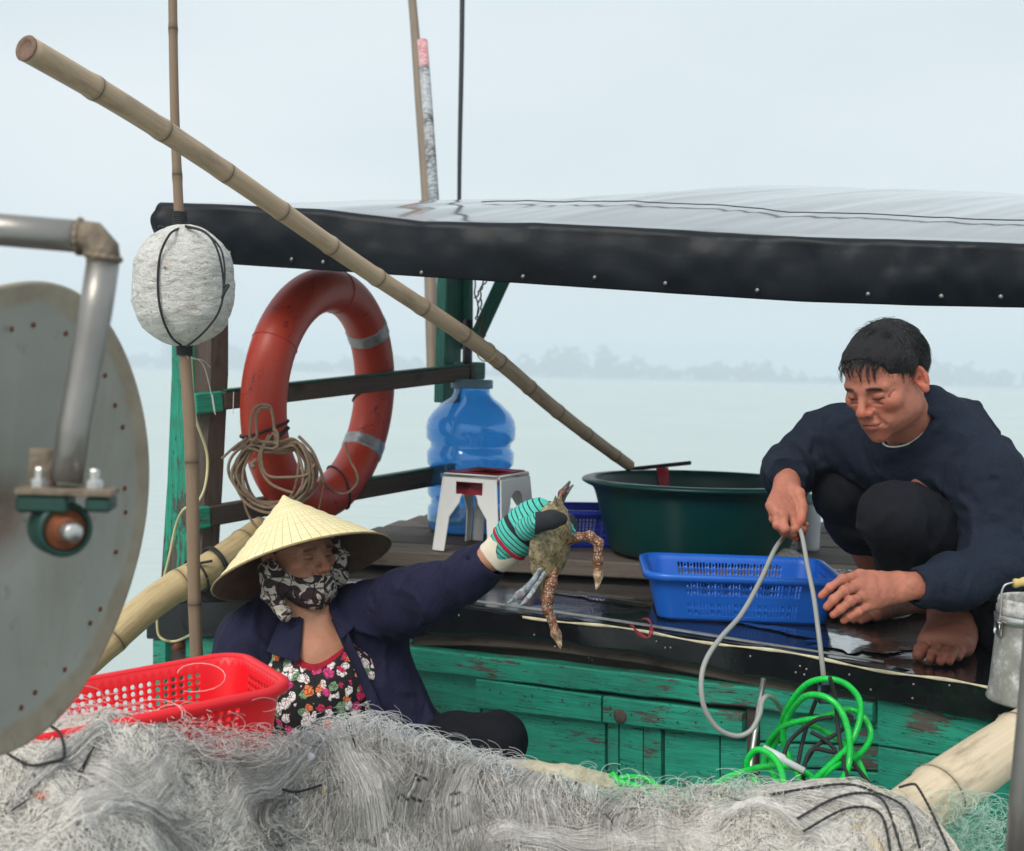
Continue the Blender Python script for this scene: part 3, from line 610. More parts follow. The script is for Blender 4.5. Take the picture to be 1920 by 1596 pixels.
beam2('post', P(874, 480, 4.53), P(874, 655, 4.53), .03, .045, M['green_far'], side=A_); beam2('brace', P(955, 500, 4.5), P(893, 635, 4.5), .03, .05, M['green_far'], lab='slanting green roof brace')
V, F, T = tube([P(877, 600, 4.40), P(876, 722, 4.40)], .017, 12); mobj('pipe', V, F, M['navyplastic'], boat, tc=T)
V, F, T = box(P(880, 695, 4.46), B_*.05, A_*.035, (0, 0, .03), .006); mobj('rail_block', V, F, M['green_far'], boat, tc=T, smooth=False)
# ------------------------------------------------------------------ roof
crease = [(290, 388), (400, 392), (600, 402), (780, 424), (1000, 428), (1250, 440), (1500, 455), (1750, 462), (1920, 468), (2150, 476)]
vbot = [(290, 440), (330, 478), (435, 496), (620, 508), (800, 520), (1000, 533), (1250, 550), (1500, 566), (1700, 573), (1920, 577), (2150, 582)]
ridge = [(290, 388), (400, 381), (530, 371), (640, 364), (780, 344), (910, 336), (1100, 342), (1400, 352), (1920, 366), (2150, 372)]
def Yr(x): return float(np.interp(x, [290, 1920, 2150], [3.5, 2.95, 2.85]))
def roof(u, v):
    x = 290+u*(2150-290); Y0 = Yr(x); a = P(x, ip(crease, x), Y0); b = P(x, ip(vbot, x), Y0+.015); rg = P(x, ip(ridge, x), Y0+1.55)
    wx = .006*vnoise(np.array([x*.012, v*5, 1.0]), 1)+.003*vnoise(np.array([x*.04, v*9, 5.0]), 1)
    if v < .3: t = v/.3; a = a-np.array([0, 0, .008]); p = b+(a-b)*t; p = p-B_*(.012*math.sin(t*math.pi)+wx*1.5)
    elif v < .40:
        th = (v-.3)/.10*math.pi/2*.85; R_ = .024; p = a+B_*(R_*(1-math.cos(th))); p[2] += R_*math.sin(th)-.008; p = p-B_*wx*1.5
    else:
        t = (v-.40)/.60; d = t*2.6; Lr = 1.55/(.777*.95); s = d/Lr; a2 = a+B_*.021; a2[2] += .0148
        rz = rg[2]-a2[2]; zz = rz*(1.42*s-.42*s*s) if s < 1 else rz*(1+.58*(s-1)-.9*(s-1)**2)
        p = a2+B_*d*.95; p[2] = a2[2]+zz+wx*min(1, s*4)*.75
    return p
V, F, T = grid(150, 90, roof); o = mobj('roof', V, F, [M['rooftarp'], M['valance']], boat, label='wet black tarpaulin roof with a riveted valance'); mi_ = np.array([1 if (f[0] % 90) < 35 else 0 for f in F], np.int32); o.data.polygons.foreach_set('material_index', mi_); mod(o, 'SOLIDIFY', thickness=.004, offset=-1)
mbr = MB()
for (x, y) in ((437, 475), (553, 487), (612, 492), (796, 512), (986, 519), (1120, 521), (1252, 532), (1424, 545), (1631, 552), (1768, 556), (1879, 557)):
    c = P(x, y, Yr(x)+.012)-B_*.011; V, F, T = tube([c, c-B_*.003, c-B_*.005], [.0062, .005, .002], 10); r_ = mobj('rivet', V, F, M['steel'], boat)
# seam welt along the roof
pts = []
for i in range(50):
    u = .2+.8*i/49; v = .40+.60*(.20-.012*i/49*6+.008*math.sin(i*.5)); pts.append(np.array(roof(u, v))+np.array([0, 0, .0065]))
V, F, T = tube(pts, .0016, 6); mobj('seam', V, F, M['black'], boat)
# twisted wires under the roof
mb = MB()
for (a, b) in (((888, 520, 4.35), (903, 640, 4.3)), ((905, 522, 4.35), (893, 600, 4.3)), ((912, 525, 4.35), (890, 560, 4.35)), ((893, 600, 4.3), (905, 640, 4.28)), ((900, 560, 4.33), (912, 632, 4.3))):
    p, q = P(*a), P(*b); pts = [p+(q-p)*t+np.array([.004*math.sin(t*18), 0, .003*math.cos(t*18)]) for t in np.linspace(0, 1, 16)]; V, F, T = tube(pts, .0028, 5); mb.add(V, F, T)
mb.obj('tie_wire', M['greywood'], boat)
# ------------------------------------------------------------------ near boat with crusted gunwale
near = empty('near_boat', (0, 1.6, 0), 'near boat with a beige crusted gunwale mostly under the net', 'boat')
top = [(150, 1440, 2.33), (380, 1450, 2.33), (535, 1398, 2.30), (600, 1430, 2.33), (800, 1438, 2.33), (960, 1436, 2.26), (1100, 1452, 2.24), (1262, 1500, 2.20), (1450, 1530, 2.12), (1700, 1600, 2.0)]
cl = spline([P(*p) for p in top], 8); s = SDF(cl.min(0)-.08, cl.max(0)+.08, .007)
s.chain(cl-np.array([0, 0, .028]), [.030]*len(cl), .02); s.field(lambda p: .007*fbm(p, 22, 4)); V, F = s.mesh(); mobj('gunwale', V, F, M['crust'], near)
V, F, T = grid(40, 10, lambda u, v: cl[min(int(u*(len(cl)-1)), len(cl)-1)]+np.array([0, .012, -.03-v*.75])); o = mobj('hull_side', V, F, M['darkwood'], near, tc=T); mod(o, 'SOLIDIFY', thickness=.02)
V, F, T = box((0, 1.0, .35), (1.6, 0, 0), (0, .9, 0), (0, 0, .02)); mobj('deck', V, F, M['darkwood'], near, tc=T)
# ------------------------------------------------------------------ poles
def pole(name, pts, rs, m, label, cat, n=14, group=None, hollow=None, wob=0.002, node=None):
    path = spline(pts, 14); k = np.linspace(0, 1, len(path)); r = np.interp(k, np.linspace(0, 1, len(rs)), rs)
    d = np.concatenate([[0], np.cumsum(np.linalg.norm(np.diff(path, axis=0), axis=1))])
    if node is not None:
        L_ = d[-1]; nn = max(60, int(L_/.018)); dd = np.linspace(0, L_, nn); path = np.stack([np.interp(dd, d, path[:, i]) for i in range(3)], 1); r = np.interp(dd, d, r)
        fr = ((dd+node[1])/node[0]) % 1; e = np.abs(fr-.5)*node[0]; bu = np.exp(-(((.5*node[0]-e))/.010)**2); r = r*(1+.10*bu); d = dd
    path = path+wob*np.stack([np.sin(d*5.1), np.cos(d*3.7), np.sin(d*4.3+1)], 1)
    V, F, T = tube(path, r, n, cap=True)
    t = empty(name, path[-1] if hollow is None else path[-1], label, cat, group)
    ob = mobj('pole', V, F, m, t, tc=T)
    if hollow is not None:
        ob.data.polygons[len(ob.data.polygons)-2].use_smooth = False
        ax = unit(path[0]-path[1]); rr = r[0]
        V, F, T = lathe([(rr*1.0, 0), (rr*1.03, .002), (rr*.98, .0035), (rr*.66, .0035), (rr*.6, .001), (0.0005, -.0005+.0015)], path[0]+ax*.0005, 24, ax); mobj('cut_end', V, F, hollow, t, tc=T)
    return t, path, r
dark_end = basic('bamboo_cut_end', L(120, 95, 80), .8, 0, .4, 120, .4, 200)
pole('bamboo_pole', PP((50, 93, 2.25), (260, 218, 2.50), (490, 368, 2.80), (690, 507, 3.12), (900, 652, 3.5), (1040, 766, 3.85), (1180, 872, 4.22)), [.0235, .0225, .0215, .0215, .0225, .0215, .019], M['bamboo'], 'long pale bamboo pole slanting across the roof down to the green tub', 'bamboo pole', 20, hollow=dark_end, node=(.185, .02))
# twine loop tied round the pole, and its end knot
c = P(912, 660, 3.52); V, F, T = tube([c+np.array([.026*math.cos(a), .004*math.sin(a*3), .026*math.sin(a)]) @ np.eye(3) for a in np.linspace(0, 6.2, 20)], .0018, 5); mobj('twine', V, F, M['yellowcord'], loc=c, label='yellow twine loop tied round the long bamboo pole', cat='twine')
# dark batten beside the tub with red tape
V, F, T = box(P(1237, 874, 4.32), unit(P(1294, 868, 4.30)-P(1180, 880, 4.34))*.105, (0, .014, 0), (0, 0, .006), .002); mobj('batten', V, F, M['darkwood'], tc=T, label='thin dark batten lying on the rim of the green tub', cat='batten')
# float pole
fp, path, r = pole('float_pole', PP((314, -420, 3.22), (322, -60, 3.22), (329, 200, 3.22), (337, 400, 3.22), (345, 660, 3.22), (357, 850, 3.22), (365, 1100, 3.22), (373, 1290, 3.22)), [.010, .011, .0115, .0125, .0145, .0165, .0165, .0165], M['bamboo_pole'], 'thin upright bamboo pole carrying the white foam float', 'pole', 14, node=(.36, .1))
flo = empty('foam_float', P(345, 640, 3.22), 'crusted white foam float lashed to the upright bamboo pole', 'float')
fc = P(344, 536, 3.22); s = SDF(fc-.2, fc+.2, .0045)
s.ell(fc+np.array([0, 0, .0]), (.116, .116, .140), k=.02); s.ell(fc+np.array([0, 0, .045]), (.110, .11, .094), k=.05); s.ell(fc-np.array([0, 0, .05]), (.110, .110, .088), k=.05)
s.field(lambda p: .0026*fbm(p*np.array([1, 1, 1.8]), 16, 2)+.0014*fbm(p*np.array([1, 1, 3]), 60, 3, 5)); V, F = s.mesh(); mobj('foam_body', V, F, M['foam'], flo)
mb = MB()
def around(pts, r=.003): V, F, T = tube(spline(pts, 8), r, 6); mb.add(V, F, T)
F0 = 3.22
around([P(337, 428, F0-.05), P(318, 440, F0-.115), P(300, 480, F0-.125), P(296, 540, F0-.128), P(303, 590, F0-.12), P(320, 630, F0-.09), P(340, 648, F0-.04)])
around([P(348, 424, F0-.06), P(385, 436, F0-.10), P(408, 470, F0-.105), P(419, 530, F0-.10), P(412, 580, F0-.105), P(385, 620, F0-.10), P(350, 650, F0-.04)])
around([P(348, 426, F0-.05), P(380, 434, F0-.09), P(411, 462, F0-.10), P(421, 500, F0-.10), P(420, 545, F0-.10)], .0025)
around([P(418, 538, F0-.11), P(428, 535, F0-.11), P(421, 548, F0-.115), P(416, 560, F0-.11)], .0035)
around([P(336, 424, F0-.02), P(318, 430, F0-.03), P(300, 424, F0-.03), P(296, 428, F0-.03)], .0022)
hel = [P(337+ (y-397)*.03, y, F0)+np.array([.0165*math.cos(a), .0165*math.sin(a), 0]) for y, a in zip(np.linspace(396, 430, 90), np.linspace(0, 56, 90))]; V, F, T = tube(hel, .0026, 5); mb.add(V, F, T)
hel = [P(346, y, F0)+np.array([.018*math.cos(a), .018*math.sin(a), 0]) for y, a in zip(np.linspace(642, 666, 70), np.linspace(0, 44, 70))]; V, F, T = tube(hel, .003, 5); mb.add(V, F, T)
mb.obj('cord', M['cord'], flo)
pole('bamboo_boom', PP((-420, 1640, 2.85), (-150, 1500, 2.95), (60, 1330, 3.10), (190, 1215, 3.20), (300, 1120, 3.33), (400, 1060, 3.45), (492, 992, 3.62)), [.037, .038, .039, .040, .042, .042, .037], M['bamboo_boom'], 'thick bamboo boom on the left tied behind the hat and the upright pole', 'bamboo pole', 26, node=(.235, .05))
mb = MB()
c = P(398, 1050, 3.45)
for dx, rr in ((0, .0485), (.009, .0475), (-.06, .0475)):
    ax = unit(P(400, 1060, 3.45)-P(300, 1120, 3.33)); e1 = unit(np.cross(ax, (0, 0, 1))); e2 = np.cross(ax, e1); q = P(402, 1058, 3.45)+ax*dx
    pts = [q+(e1*math.cos(a)+e2*math.sin(a))*rr for a in np.linspace(0, 6.28, 30)]; V, F, T = tube(pts, .0035, 5); mb.add(V, F, T)
V, F, T = tube(spline([P(398, 1052, 3.38), P(350, 1062, 3.38), P(322, 1078, 3.42), P(298, 1102, 3.5)], 6), .004, 5); mb.add(V, F, T)
mb.obj('lashing_cord', M['cord'], label='black cord lashing the thick left bamboo boom', cat='cord')
bb, path, r = pole('bamboo_boom', PP((2010, 1330, 2.34), (1890, 1400, 2.24), (1790, 1468, 2.16), (1700, 1530, 2.08), (1600, 1600, 1.98)), [.047, .046, .050, .047, .047], M['bamboo_pale'], 'thick pale cracked bamboo boom at the right coming out of the net', 'bamboo pole', 28, node=(.23, .07))
pole('rear_pole', PP((764, -80, 6.3), (772, 0, 6.2), (787, 170, 5.9), (799, 345, 5.6), (808, 540, 5.3), (813, 700, 5.2)), [.018, .02, .023, .026, .026, .026], M['stick'], 'tall thin brown pole standing behind the roof beside the taped pipe', 'pole')
tp = empty('taped_pipe', P(815, 420, 5.5), 'short grey pipe wrapped in printed tape with a pink top behind the roof', 'pipe')
V, F, T = tube(PP((792, 76, 5.55), (800, 180, 5.5), (812, 350, 5.45), (818, 440, 5.4)), .0225, 14)
tt = NT('wrapped_tape'); x_ = tt.sep(tt.coord('tc'))[0]; c_ = tt.ramps(tt.math('DIVIDE', x_, .9), [(0, L(200, 120, 125)), (.13, L(190, 130, 135)), (.14, L(70, 75, 85)), (.2, L(150, 155, 162)), (.34, L(165, 170, 175)), (.4, L(60, 62, 66)), (.44, L(150, 152, 155)), (.58, L(60, 62, 68)), (.66, L(120, 130, 138))])
c_ = tt.mix(tt.ramp(tt.noise(40, 4, .7, tt.coord('tc', (3, 1, 1))), .45, .6), c_, tt.mix(.5, c_, (.8, .8, .8))); mobj('pipe', V, F, tt.fin(c_, .5), tp, tc=T)
pole('antenna_pole', PP((868, -80, 5.6), (866, 0, 5.6), (864, 180, 5.6), (862, 360, 5.6), (861, 420, 5.6)), [.011, .011, .0105, .009, .009], M['navyplastic'], 'thin dark rod standing upright behind the middle of the roof', 'pole')
V, F, T = tube(PP((2040, 300, 1.62), (1990, 700, 1.62), (1962, 1000, 1.62), (1940, 1160, 1.62), (1926, 1340, 1.62), (1911, 1500, 1.62), (1896, 1700, 1.62)), .0125, 20); mobj('metal_pole', V, F, M['steel'], tc=T, label='shiny galvanised metal pole at the right in front of the boat', cat='pole')
# yellow cable on the left post and fishing line
V, F, T = tube(spline(PP((356, 640, 3.3), (360, 700, 3.27), (366, 780, 3.3), (388, 850, 3.35), (385, 910, 3.35), (368, 945, 3.35), (345, 955, 3.35), (330, 985, 3.4), (318, 1040, 3.42), (306, 1090, 3.44), (296, 1140, 3.5), (296, 1185, 3.52), (308, 1200, 3.52), (330, 1202, 3.52), (358, 1190, 3.35)), 8), .0036, 7)
mobj('cable', V, F, M['wire'], label='thin cream cable hanging down beside the flaking green post', cat='cable')
mb = MB()
for pl in (((350, 668, 3.2), (378, 680, 3.4), (392, 720, 3.5), (402, 775, 3.55)), ((352, 672, 3.2), (380, 676, 3.5), (395, 690, 3.58)), ((398, 740, 3.55), (404, 778, 3.55)), ((438, 735, 3.6), (437, 775, 3.6))): V, F, T = tube(spline(PP(*pl), 8), .0009, 4); mb.add(V, F, T)
mb.obj('fishing_line', M['mono'], label='thin clear fishing line tied round the post and upper rail', cat='fishing line')
# ------------------------------------------------------------------ lifebuoy
C0 = P(606, 742, 3.92); v = unit((.385, .90, .15)); u = unit(np.array([.045, -.05, .99])-v*np.dot(v, (.045, -.05, .99))); nrm = np.cross(u, v); nrm = nrm if nrm[1] < 0 else -nrm
lb = empty('lifebuoy', C0-np.array([0, 0, .39]), 'red orange lifebuoy with two silver bands hung on the railing', 'lifebuoy'); RM, RT = .322, .0685
def ringpt(a, b=0, rr=RT): d = u*math.cos(a)+v*math.sin(a); return C0+d*(RM+rr*math.cos(b)*.98)+nrm*rr*math.sin(b)*.95
n1, n2 = 96, 28; V = [ringpt(2*math.pi*i/n1, 2*math.pi*j/n2) for i in range(n1) for j in range(n2)]
F = [(i*n2+j, ((i+1) % n1)*n2+j, ((i+1) % n1)*n2+(j+1) % n2, i*n2+(j+1) % n2) for i in range(n1) for j in range(n2)]; mobj('ring', V, F, M['ring'], lb)
for a0 in (1.02, 2.28):
    V = []; m1, m2 = 12, 40
    for i in range(m1):
        for j in range(m2):
            rr = RT+(.0025 if 0 < i < m1-1 else -.001)+.0008*math.sin(j*1.7+i); V.append(ringpt(a0+(i/(m1-1)-.5)*.165, 2*math.pi*j/m2, rr))
    F = [(i*m2+j, (i+1)*m2+j, (i+1)*m2+(j+1) % m2, i*m2+(j+1) % m2) for i in range(m1-1) for j in range(m2)]; mobj('reflective_band', V, F, M['band'], lb)
mb = MB()
def loopcord(a, w=.004, da=0.1):
    pts = [ringpt(a+da*math.sin(b), b, RT+w*.7) for b in np.linspace(0, 2*math.pi, 40)]; V, F, T = tube(pts, w, 6); mb.add(V, F, T)
loopcord(4.58, .004, .06)
V, F, T = tube(spline([ringpt(4.58, 1.9, RT+.004), ringpt(4.55, 1.0, RT+.012), ringpt(4.5, .4, RT+.02)], 4), .006, 6); mb.add(V, F, T)
mb.obj('tie_cord', M['cord'], lb)
for a_, w_, d_ in ((1.66, .0035, -.16), (2.86, .0035, .15)): mb = MB(); loopcord(a_, w_, d_); mb.obj('tie_cord', M['cord'], lb)
# moulded seam ridges
for a in (0.25, 3.55, 5.35):
    pts = [ringpt(a, b, RT+.0004) for b in np.linspace(0, 2*math.pi, 50)]; V, F, T = tube(pts, .0016, 5); mobj('moulding_seam', V, F, M['ring'], lb)
# ------------------------------------------------------------------ rope coil
rc = empty('rope_coil', P(515, 960, 3.72), 'coil of thin beige rope hanging from the left side of the lifebuoy', 'rope')
mb = MB()
Yc = 3.49
def rope(pts, r=.0042, cl=False, n=10):
    V, F, T = tube(spline(pts, n, cl), r, 6, closed=cl); mb.add(V, F, T)
for i in range(15):
    cx = 512+rng.uniform(-7, 9); cy = 884+rng.uniform(-5, 8); rx = 78*rng.uniform(.72, 1.03); ry = 70*rng.uniform(.84, 1.04); yo = rng.uniform(-.02, .02)
    pts = []
    for a in np.linspace(0, 2*math.pi, 14, endpoint=False):
        pinch = .86 if abs((a % 6.28)-1.57) < .5 else 1
        yy = cy-math.sin(a)*ry*pinch; pts.append(P(cx+math.cos(a)*rx*(1+.05*math.sin(3*a+i))-(math.sin(a))*10*0+rng.uniform(-2.5, 2.5), yy+(8 if math.sin(a) > .8 else 0)+rng.uniform(-2, 2), Yc+yo+.02*math.sin(a*2+i)))
    rope(pts, cl=True, n=5)
rope(PP((512, 812, Yc-.02), (490, 850, Yc-.02), (500, 890, Yc-.03), (540, 895, Yc-.03), (575, 890, Yc-.02), (590, 870, Yc-.02)))
rope(PP((505, 815, Yc-.02), (485, 860, Yc-.02), (505, 905, Yc-.03), (550, 925, Yc-.03)))
rope(PP((468, 820, Yc-.03), (473, 775, Yc-.03), (486, 760, Yc-.03), (505, 762, Yc-.03), (511, 778, Yc-.03), (514, 800, Yc-.03), (517, 830, Yc-.03)))
rope(PP((482, 818, Yc-.03), (480, 785, Yc-.03), (488, 766, Yc-.03), (508, 764, Yc-.03)))
rope(PP((468, 820, Yc-.03), (474, 826, Yc-.03), (482, 818, Yc-.03)), n=5)
for y0 in (818, 826): rope(PP((512, y0-14, Yc-.045), (520, y0-6, Yc-.05), (520, y0+10, Yc-.05), (514, y0+14, Yc-.04)), .0045)
rope(PP((463, 822, Yc-.02), (440, 838, Yc-.04), (416, 860, Yc-.06)), .0038); rope(PP((464, 828, Yc-.02), (436, 845, Yc-.04)), .0035)
rope(PP((480, 862, Yc-.03), (472, 870, Yc-.04), (475, 876, Yc-.045), (470, 874, Yc-.04)), .006)
rope(PP((560, 818, Yc), (585, 845, Yc-.01), (600, 880, Yc), (607, 905, Yc+.02)), .0045)
rope(PP((607, 905, 3.60), (625, 922, 3.78), (650, 925, 3.78), (670, 905, 3.78), (668, 885, 3.78), (655, 860, 3.8), (648, 830, 3.83)), .0038)
rope(PP((452, 900, Yc), (460, 950, Yc), (478, 985, Yc), (500, 1000, Yc)), .0036); rope(PP((608, 905, 3.76), (602, 935, 3.74), (598, 955, 3.72)), .0026)
mb.obj('rope', M['yarn'], rc)
# ------------------------------------------------------------------ jug, stool, tub
jc = np.array([P(882, 860, 4.38)[0], 4.38, .958]); jug = empty('water_jug', jc, 'large blue water jug standing behind the red and white stool', 'water jug')
pf = [(.001, .0), (.10, 0), (.136, .008), (.143, .03), (.143, .085), (.133, .10), (.133, .115), (.145, .13), (.146, .19), (.136, .205), (.136, .218), (.149, .235), (.150, .275), (.138, .292), (.138, .305), (.153, .322), (.154, .362), (.150, .385), (.135, .410), (.105, .440), (.075, .462), (.064, .475), (.062, .49), (.062, .50)]
V, F, T = lathe(pf, jc, 56); o = mobj('bottle', V, F, M['jug'], jug); mod(o, 'SOLIDIFY', thickness=.003, offset=-1)
wp = [(.001, .006)]+[(r_-.006, z_) for r_, z_ in pf[1:12] if z_ > .005]+[(.001, .218)]
V, F, T = lathe([(.063, .493), (.071, .493), (.072, .497), (.072, .518), (.069, .523), (.001, .524)], jc, 40); mobj('cap', V, F, M['jugcap'], jug)
ct = np.array([P(1312, 900, 3.93)[0], 3.93, .958]); tub = empty('green_tub', ct, 'large round dark green plastic tub behind the blue basket', 'tub')
pf = [(.001, .004), (.255, .004), (.270, .012), (.283, .05), (.300, .11), (.318, .18), (.326, .208), (.346, .214), (.362, .222), (.364, .228), (.358, .234), (.345, .237), (.330, .236), (.322, .229), (.314, .19), (.296, .11), (.279, .05), (.262, .016), (.001, .012)]
V, F, T = lathe(pf, ct, 96); o = mobj('tub_body', V, F, M['tub'], tub); mod(o, 'SUBSURF', levels=1, render_levels=1)
def tubin(a, z, o=0): r_ = np.interp(z, [.05, .11, .19, .229], [.279, .296, .314, .322])-o; return ct+np.array([r_*math.cos(a), r_*math.sin(a), z])
ang = math.atan2(.33, P(1243, 900, 4.2)[0]-ct[0]); V = []; 
for z, w, o_ in ((.08, .014, .004), (.13, .016, .004), (.19, .018, .004), (.232, .020, .0), (.243, .020, -.012)):
    for k in (-1, 0, 1):
        q = tubin(ang+k*w/.30, min(z, .229), o_); q[2] = ct[2]+z; V.append(q)
F = [(i*3+j, i*3+j+1, (i+1)*3+j+1, (i+1)*3+j) for i in range(4) for j in range(2)]; o = mobj('tape_strip', V, F, M['redtape'], label='wrinkled red tape strip over the far inner wall of the green tub', cat='tape'); mod(o, 'SOLIDIFY', thickness=.002)
# stool
st = empty('plastic_stool', P(915, 1045, 3.76), 'small white plastic stool with red seat in front of the water jug', 'stool')
fcn = np.array([P(936, 905, 3.80)[0], 3.80, 1.195]); e1 = np.array([-.86, .50, 0]); e2 = np.array([.40, .915, 0]); s1, s2, hh = .205, .24, .235
cc0 = fcn+e1*s1/2+e2*s2/2
def side(cen, e, out, w, m):
    tp_, bt = w/2-.008, w/2+.016; z1, z0 = -.010, -hh; lw = .040
    def p2(x, z): f = (z1-z)/(z1-z0); return cen+e*x+out*(.020*f)+np.array([0, 0, z])
    outl = [(-bt, z0), (-tp_, z1), (tp_, z1), (bt, z0), (bt-lw, z0)]
    arch = [(bt-lw-.012, -.13)]+[((tp_-.062)*math.cos(a), -.085+.035*math.sin(a)) for a in np.linspace(0, math.pi, 14)]+[(-(bt-lw-.012), -.13), (-(bt-lw), z0)]
    V = [p2(x, z) for x, z in outl+arch]; o = mobj('side_panel', V, [tuple(range(len(V)))], m, st, smooth=False); mod(o, 'SOLIDIFY', thickness=.005, offset=0); mod(o, 'BEVEL', width=.002, segments=2)
side(fcn+e1*s1/2, e1, -e2, s1, M['stoolw']); side(fcn+e2*s2/2, e2, -e1, s2, M['stoolw']); side(fcn+e2*s2+e1*s1/2, e1, e2, s1, M['stoolw']); side(fcn+e1*s1+e2*s2/2, e2, e1, s2, M['stoolw'])
V, F, T = box(cc0-np.array([0, 0, .006]), e1*(s1/2-.002), e2*(s2/2-.002), (0, 0, .009), .006); mobj('seat_rim', V, F, M['stoolw'], st)
V, F, T = box(cc0+np.array([0, 0, .004]), e1*(s1/2-.014), e2*(s2/2-.014), (0, 0, .0035), .003); mobj('seat', V, F, M['stoolr'], st)
q = fcn+e1*s1/2-e2*.0055-np.array([0, 0, .040]); V, F, T = box(q, e1*.047, (0, 0, .019), e2*.0015, .001); o = mobj('red_patch', V, F, M['stoolr'], st); 
# ------------------------------------------------------------------ perforated baskets
def rrect(t, a, b, rc):
    """unit perimeter t in metres -> x,y ; total length returned by plen"""
    segs = [(2*(a-rc), 'l', (-(a-rc), -b), (1, 0)), (math.pi*rc/2, 'a', (a-rc, -(b-rc)), -math.pi/2), (2*(b-rc), 'l', (a, -(b-rc)), (0, 1)), (math.pi*rc/2, 'a', (a-rc, b-rc), 0), (2*(a-rc), 'l', (a-rc, b), (-1, 0)), (math.pi*rc/2, 'a', (-(a-rc), b-rc), math.pi/2), (2*(b-rc), 'l', (-a, b-rc), (0, -1)), (math.pi*rc/2, 'a', (-(a-rc), -(b-rc)), math.pi)]
    tot = sum(s_[0] for s_ in segs); t = t % tot
    for k, (ln, ty, p, d) in enumerate(segs):
        if t <= ln+1e-9:
            if ty == 'l': return p[0]+d[0]*t, p[1]+d[1]*t, k, t, ln
            an = d+t/rc; return p[0]+rc*math.cos(an), p[1]+rc*math.sin(an), k, t, ln
        t -= ln
def basket(name, C, l, s_, up, a, b, h, rc, inset, m, cell, rows, hole, label, group=None, y0=.12, y1=.85, rim=.016, mark=None):
    l, s_, up = unit(l), unit(s_), unit(up); bk = empty(name, C-up*h, label, 'basket', group)
    tot = 4*(a-rc)+4*(b-rc)+2*math.pi*rc; n = int(round(tot/cell)); ha, hb = [], []
    def wp(t, z, off=0.0):
        x, y, k, tt_, ln = rrect(t, a, b, rc); f = 1-inset*(1-z)**1.0/a; g = 1-inset*(1-z)/b; return C+l*x*f+s_*y*g-up*h*(1-z)
    V = []; F = []
    def addv(p): V.append(p); return len(V)-1
    zs = [0, y0]+[y0+(y1-y0)*(i+1)/rows for i in range(rows)]+[1.0]
    # shared boundary vertices: 2 per cell along perimeter
    bd = {}
    def bv(i2, j2):
        key = (i2 % (2*n), j2)
        if key not in bd:
            j = j2//2; z = zs[j] if j2 % 2 == 0 else (zs[j]+zs[j+1])/2; bd[key] = addv(wp(key[0]*tot/(2*n), z))
        return bd[key]
    for i in range(n):
        x, y, k, tt_, ln = rrect((i+.5)*tot/n, a, b, rc)
        ok = k in (0, 2, 4, 6) and tt_ > cell*.9 and ln-tt_ > cell*.9
        for j in range(len(zs)-1):
            i2, j2 = 2*i, 2*j; ring = [bv(i2, j2), bv(i2+1, j2), bv(i2+2, j2), bv(i2+2, j2+1), bv(i2+2, j2+2), bv(i2+1, j2+2), bv(i2, j2+2), bv(i2, j2+1)]
            kind = hole(i, j-1, k, int(tt_/cell), int(ln/cell)) if (ok and 1 <= j <= rows) else None
            if kind is None: F.append(tuple(ring)); continue
            tc_, zc = (i+.5)*tot/n, (zs[j]+zs[j+1])/2; dw = tot/n/2; dz = (zs[j+1]-zs[j])/2
            if kind == 'o':
                rr = .36*min(dw*2, dz*2*h); pp = [(-.707, -.707), (0, -1), (.707, -.707), (1, 0), (.707, .707), (0, 1), (-.707, .707), (-1, 0)]; inn = [addv(wp(tc_+px_*rr, zc+pz_*rr/h)) for px_, pz_ in pp]
            else:
                fx, fz = {'s': (.56, .86), 'h': (.56, .36), 'd': (.7, .5)}[kind]
                pp = [(-fx, -fz), (0, -fz), (fx, -fz), (fx, 0), (fx, fz), (0, fz), (-fx, fz), (-fx, 0)] if kind != 'd' else [(-fx*.5, -fz*.5), (0, -fz), (fx*.5, -fz*.5), (fx, 0), (fx*.5, fz*.5), (0, fz), (-fx*.5, fz*.5), (-fx, 0)]
                inn = [addv(wp(tc_+px_*dw, zc+pz_*dz)) for px_, pz_ in pp]
            for q in range(8): F.append((ring[q], ring[(q+1) % 8], inn[(q+1) % 8], inn[q]))
    o = mobj('wall', V, F, m, bk); mod(o, 'SOLIDIFY', thickness=.0026, offset=0)
    # floor
    pn = 64; V = [wp(tot*i/pn, 0) for i in range(pn)]; o = mobj('floor', V, [tuple(range(pn))], m, bk, smooth=False); mod(o, 'SOLIDIFY', thickness=.003, offset=0)
    prof = [(-.002, -.002), (0, .001), (rim*.5, .003), (rim*.9, .001), (rim, -.004), (rim*.98, -.014), (rim*.8, -.015), (rim*.78, -.005), (rim*.4, -.003), (0, -.006)]
    n3 = 120; V = []; k3 = len(prof)
    for i in range(n3):
        t_ = tot*i/n3; p = wp(t_, 1); q = wp(t_+.002, 1); tg = unit(q-wp(t_-.002, 1)); ou = np.cross(tg, up); ou = ou if np.dot(ou, p-C) > 0 else -ou
        for (ox, oz) in prof: V.append(p+ou*ox+up*oz)
    F = [(i*k3+j, ((i+1) % n3)*k3+j, ((i+1) % n3)*k3+(j+1) % k3, i*k3+(j+1) % k3) for i in range(n3) for j in range(k3)]; mobj('rim', V, F, m, bk)
    return bk, wp, tot
lv = unit((-.217, -.15, -.018)); sv = unit((.53, -.85, -.01)); upv = unit(np.cross(lv, sv)); upv = upv if upv[2] > 0 else -upv
CR = np.array([-.502, 2.30, .984])+lv*.22+sv*.125
basket('red_basket', CR, lv, sv, upv, .232, .128, .105, .05, .018, M['redplastic'], .0148, 6, lambda i, j, k, q, nq: 'o' if (1 <= q < nq-1 and not (k in (0, 4) and nq//2-1 <= q <= nq//2-1 and False)) else None, 'bright red plastic basket with round holes lying on the net', y0=.12, y1=.80, rim=.015)
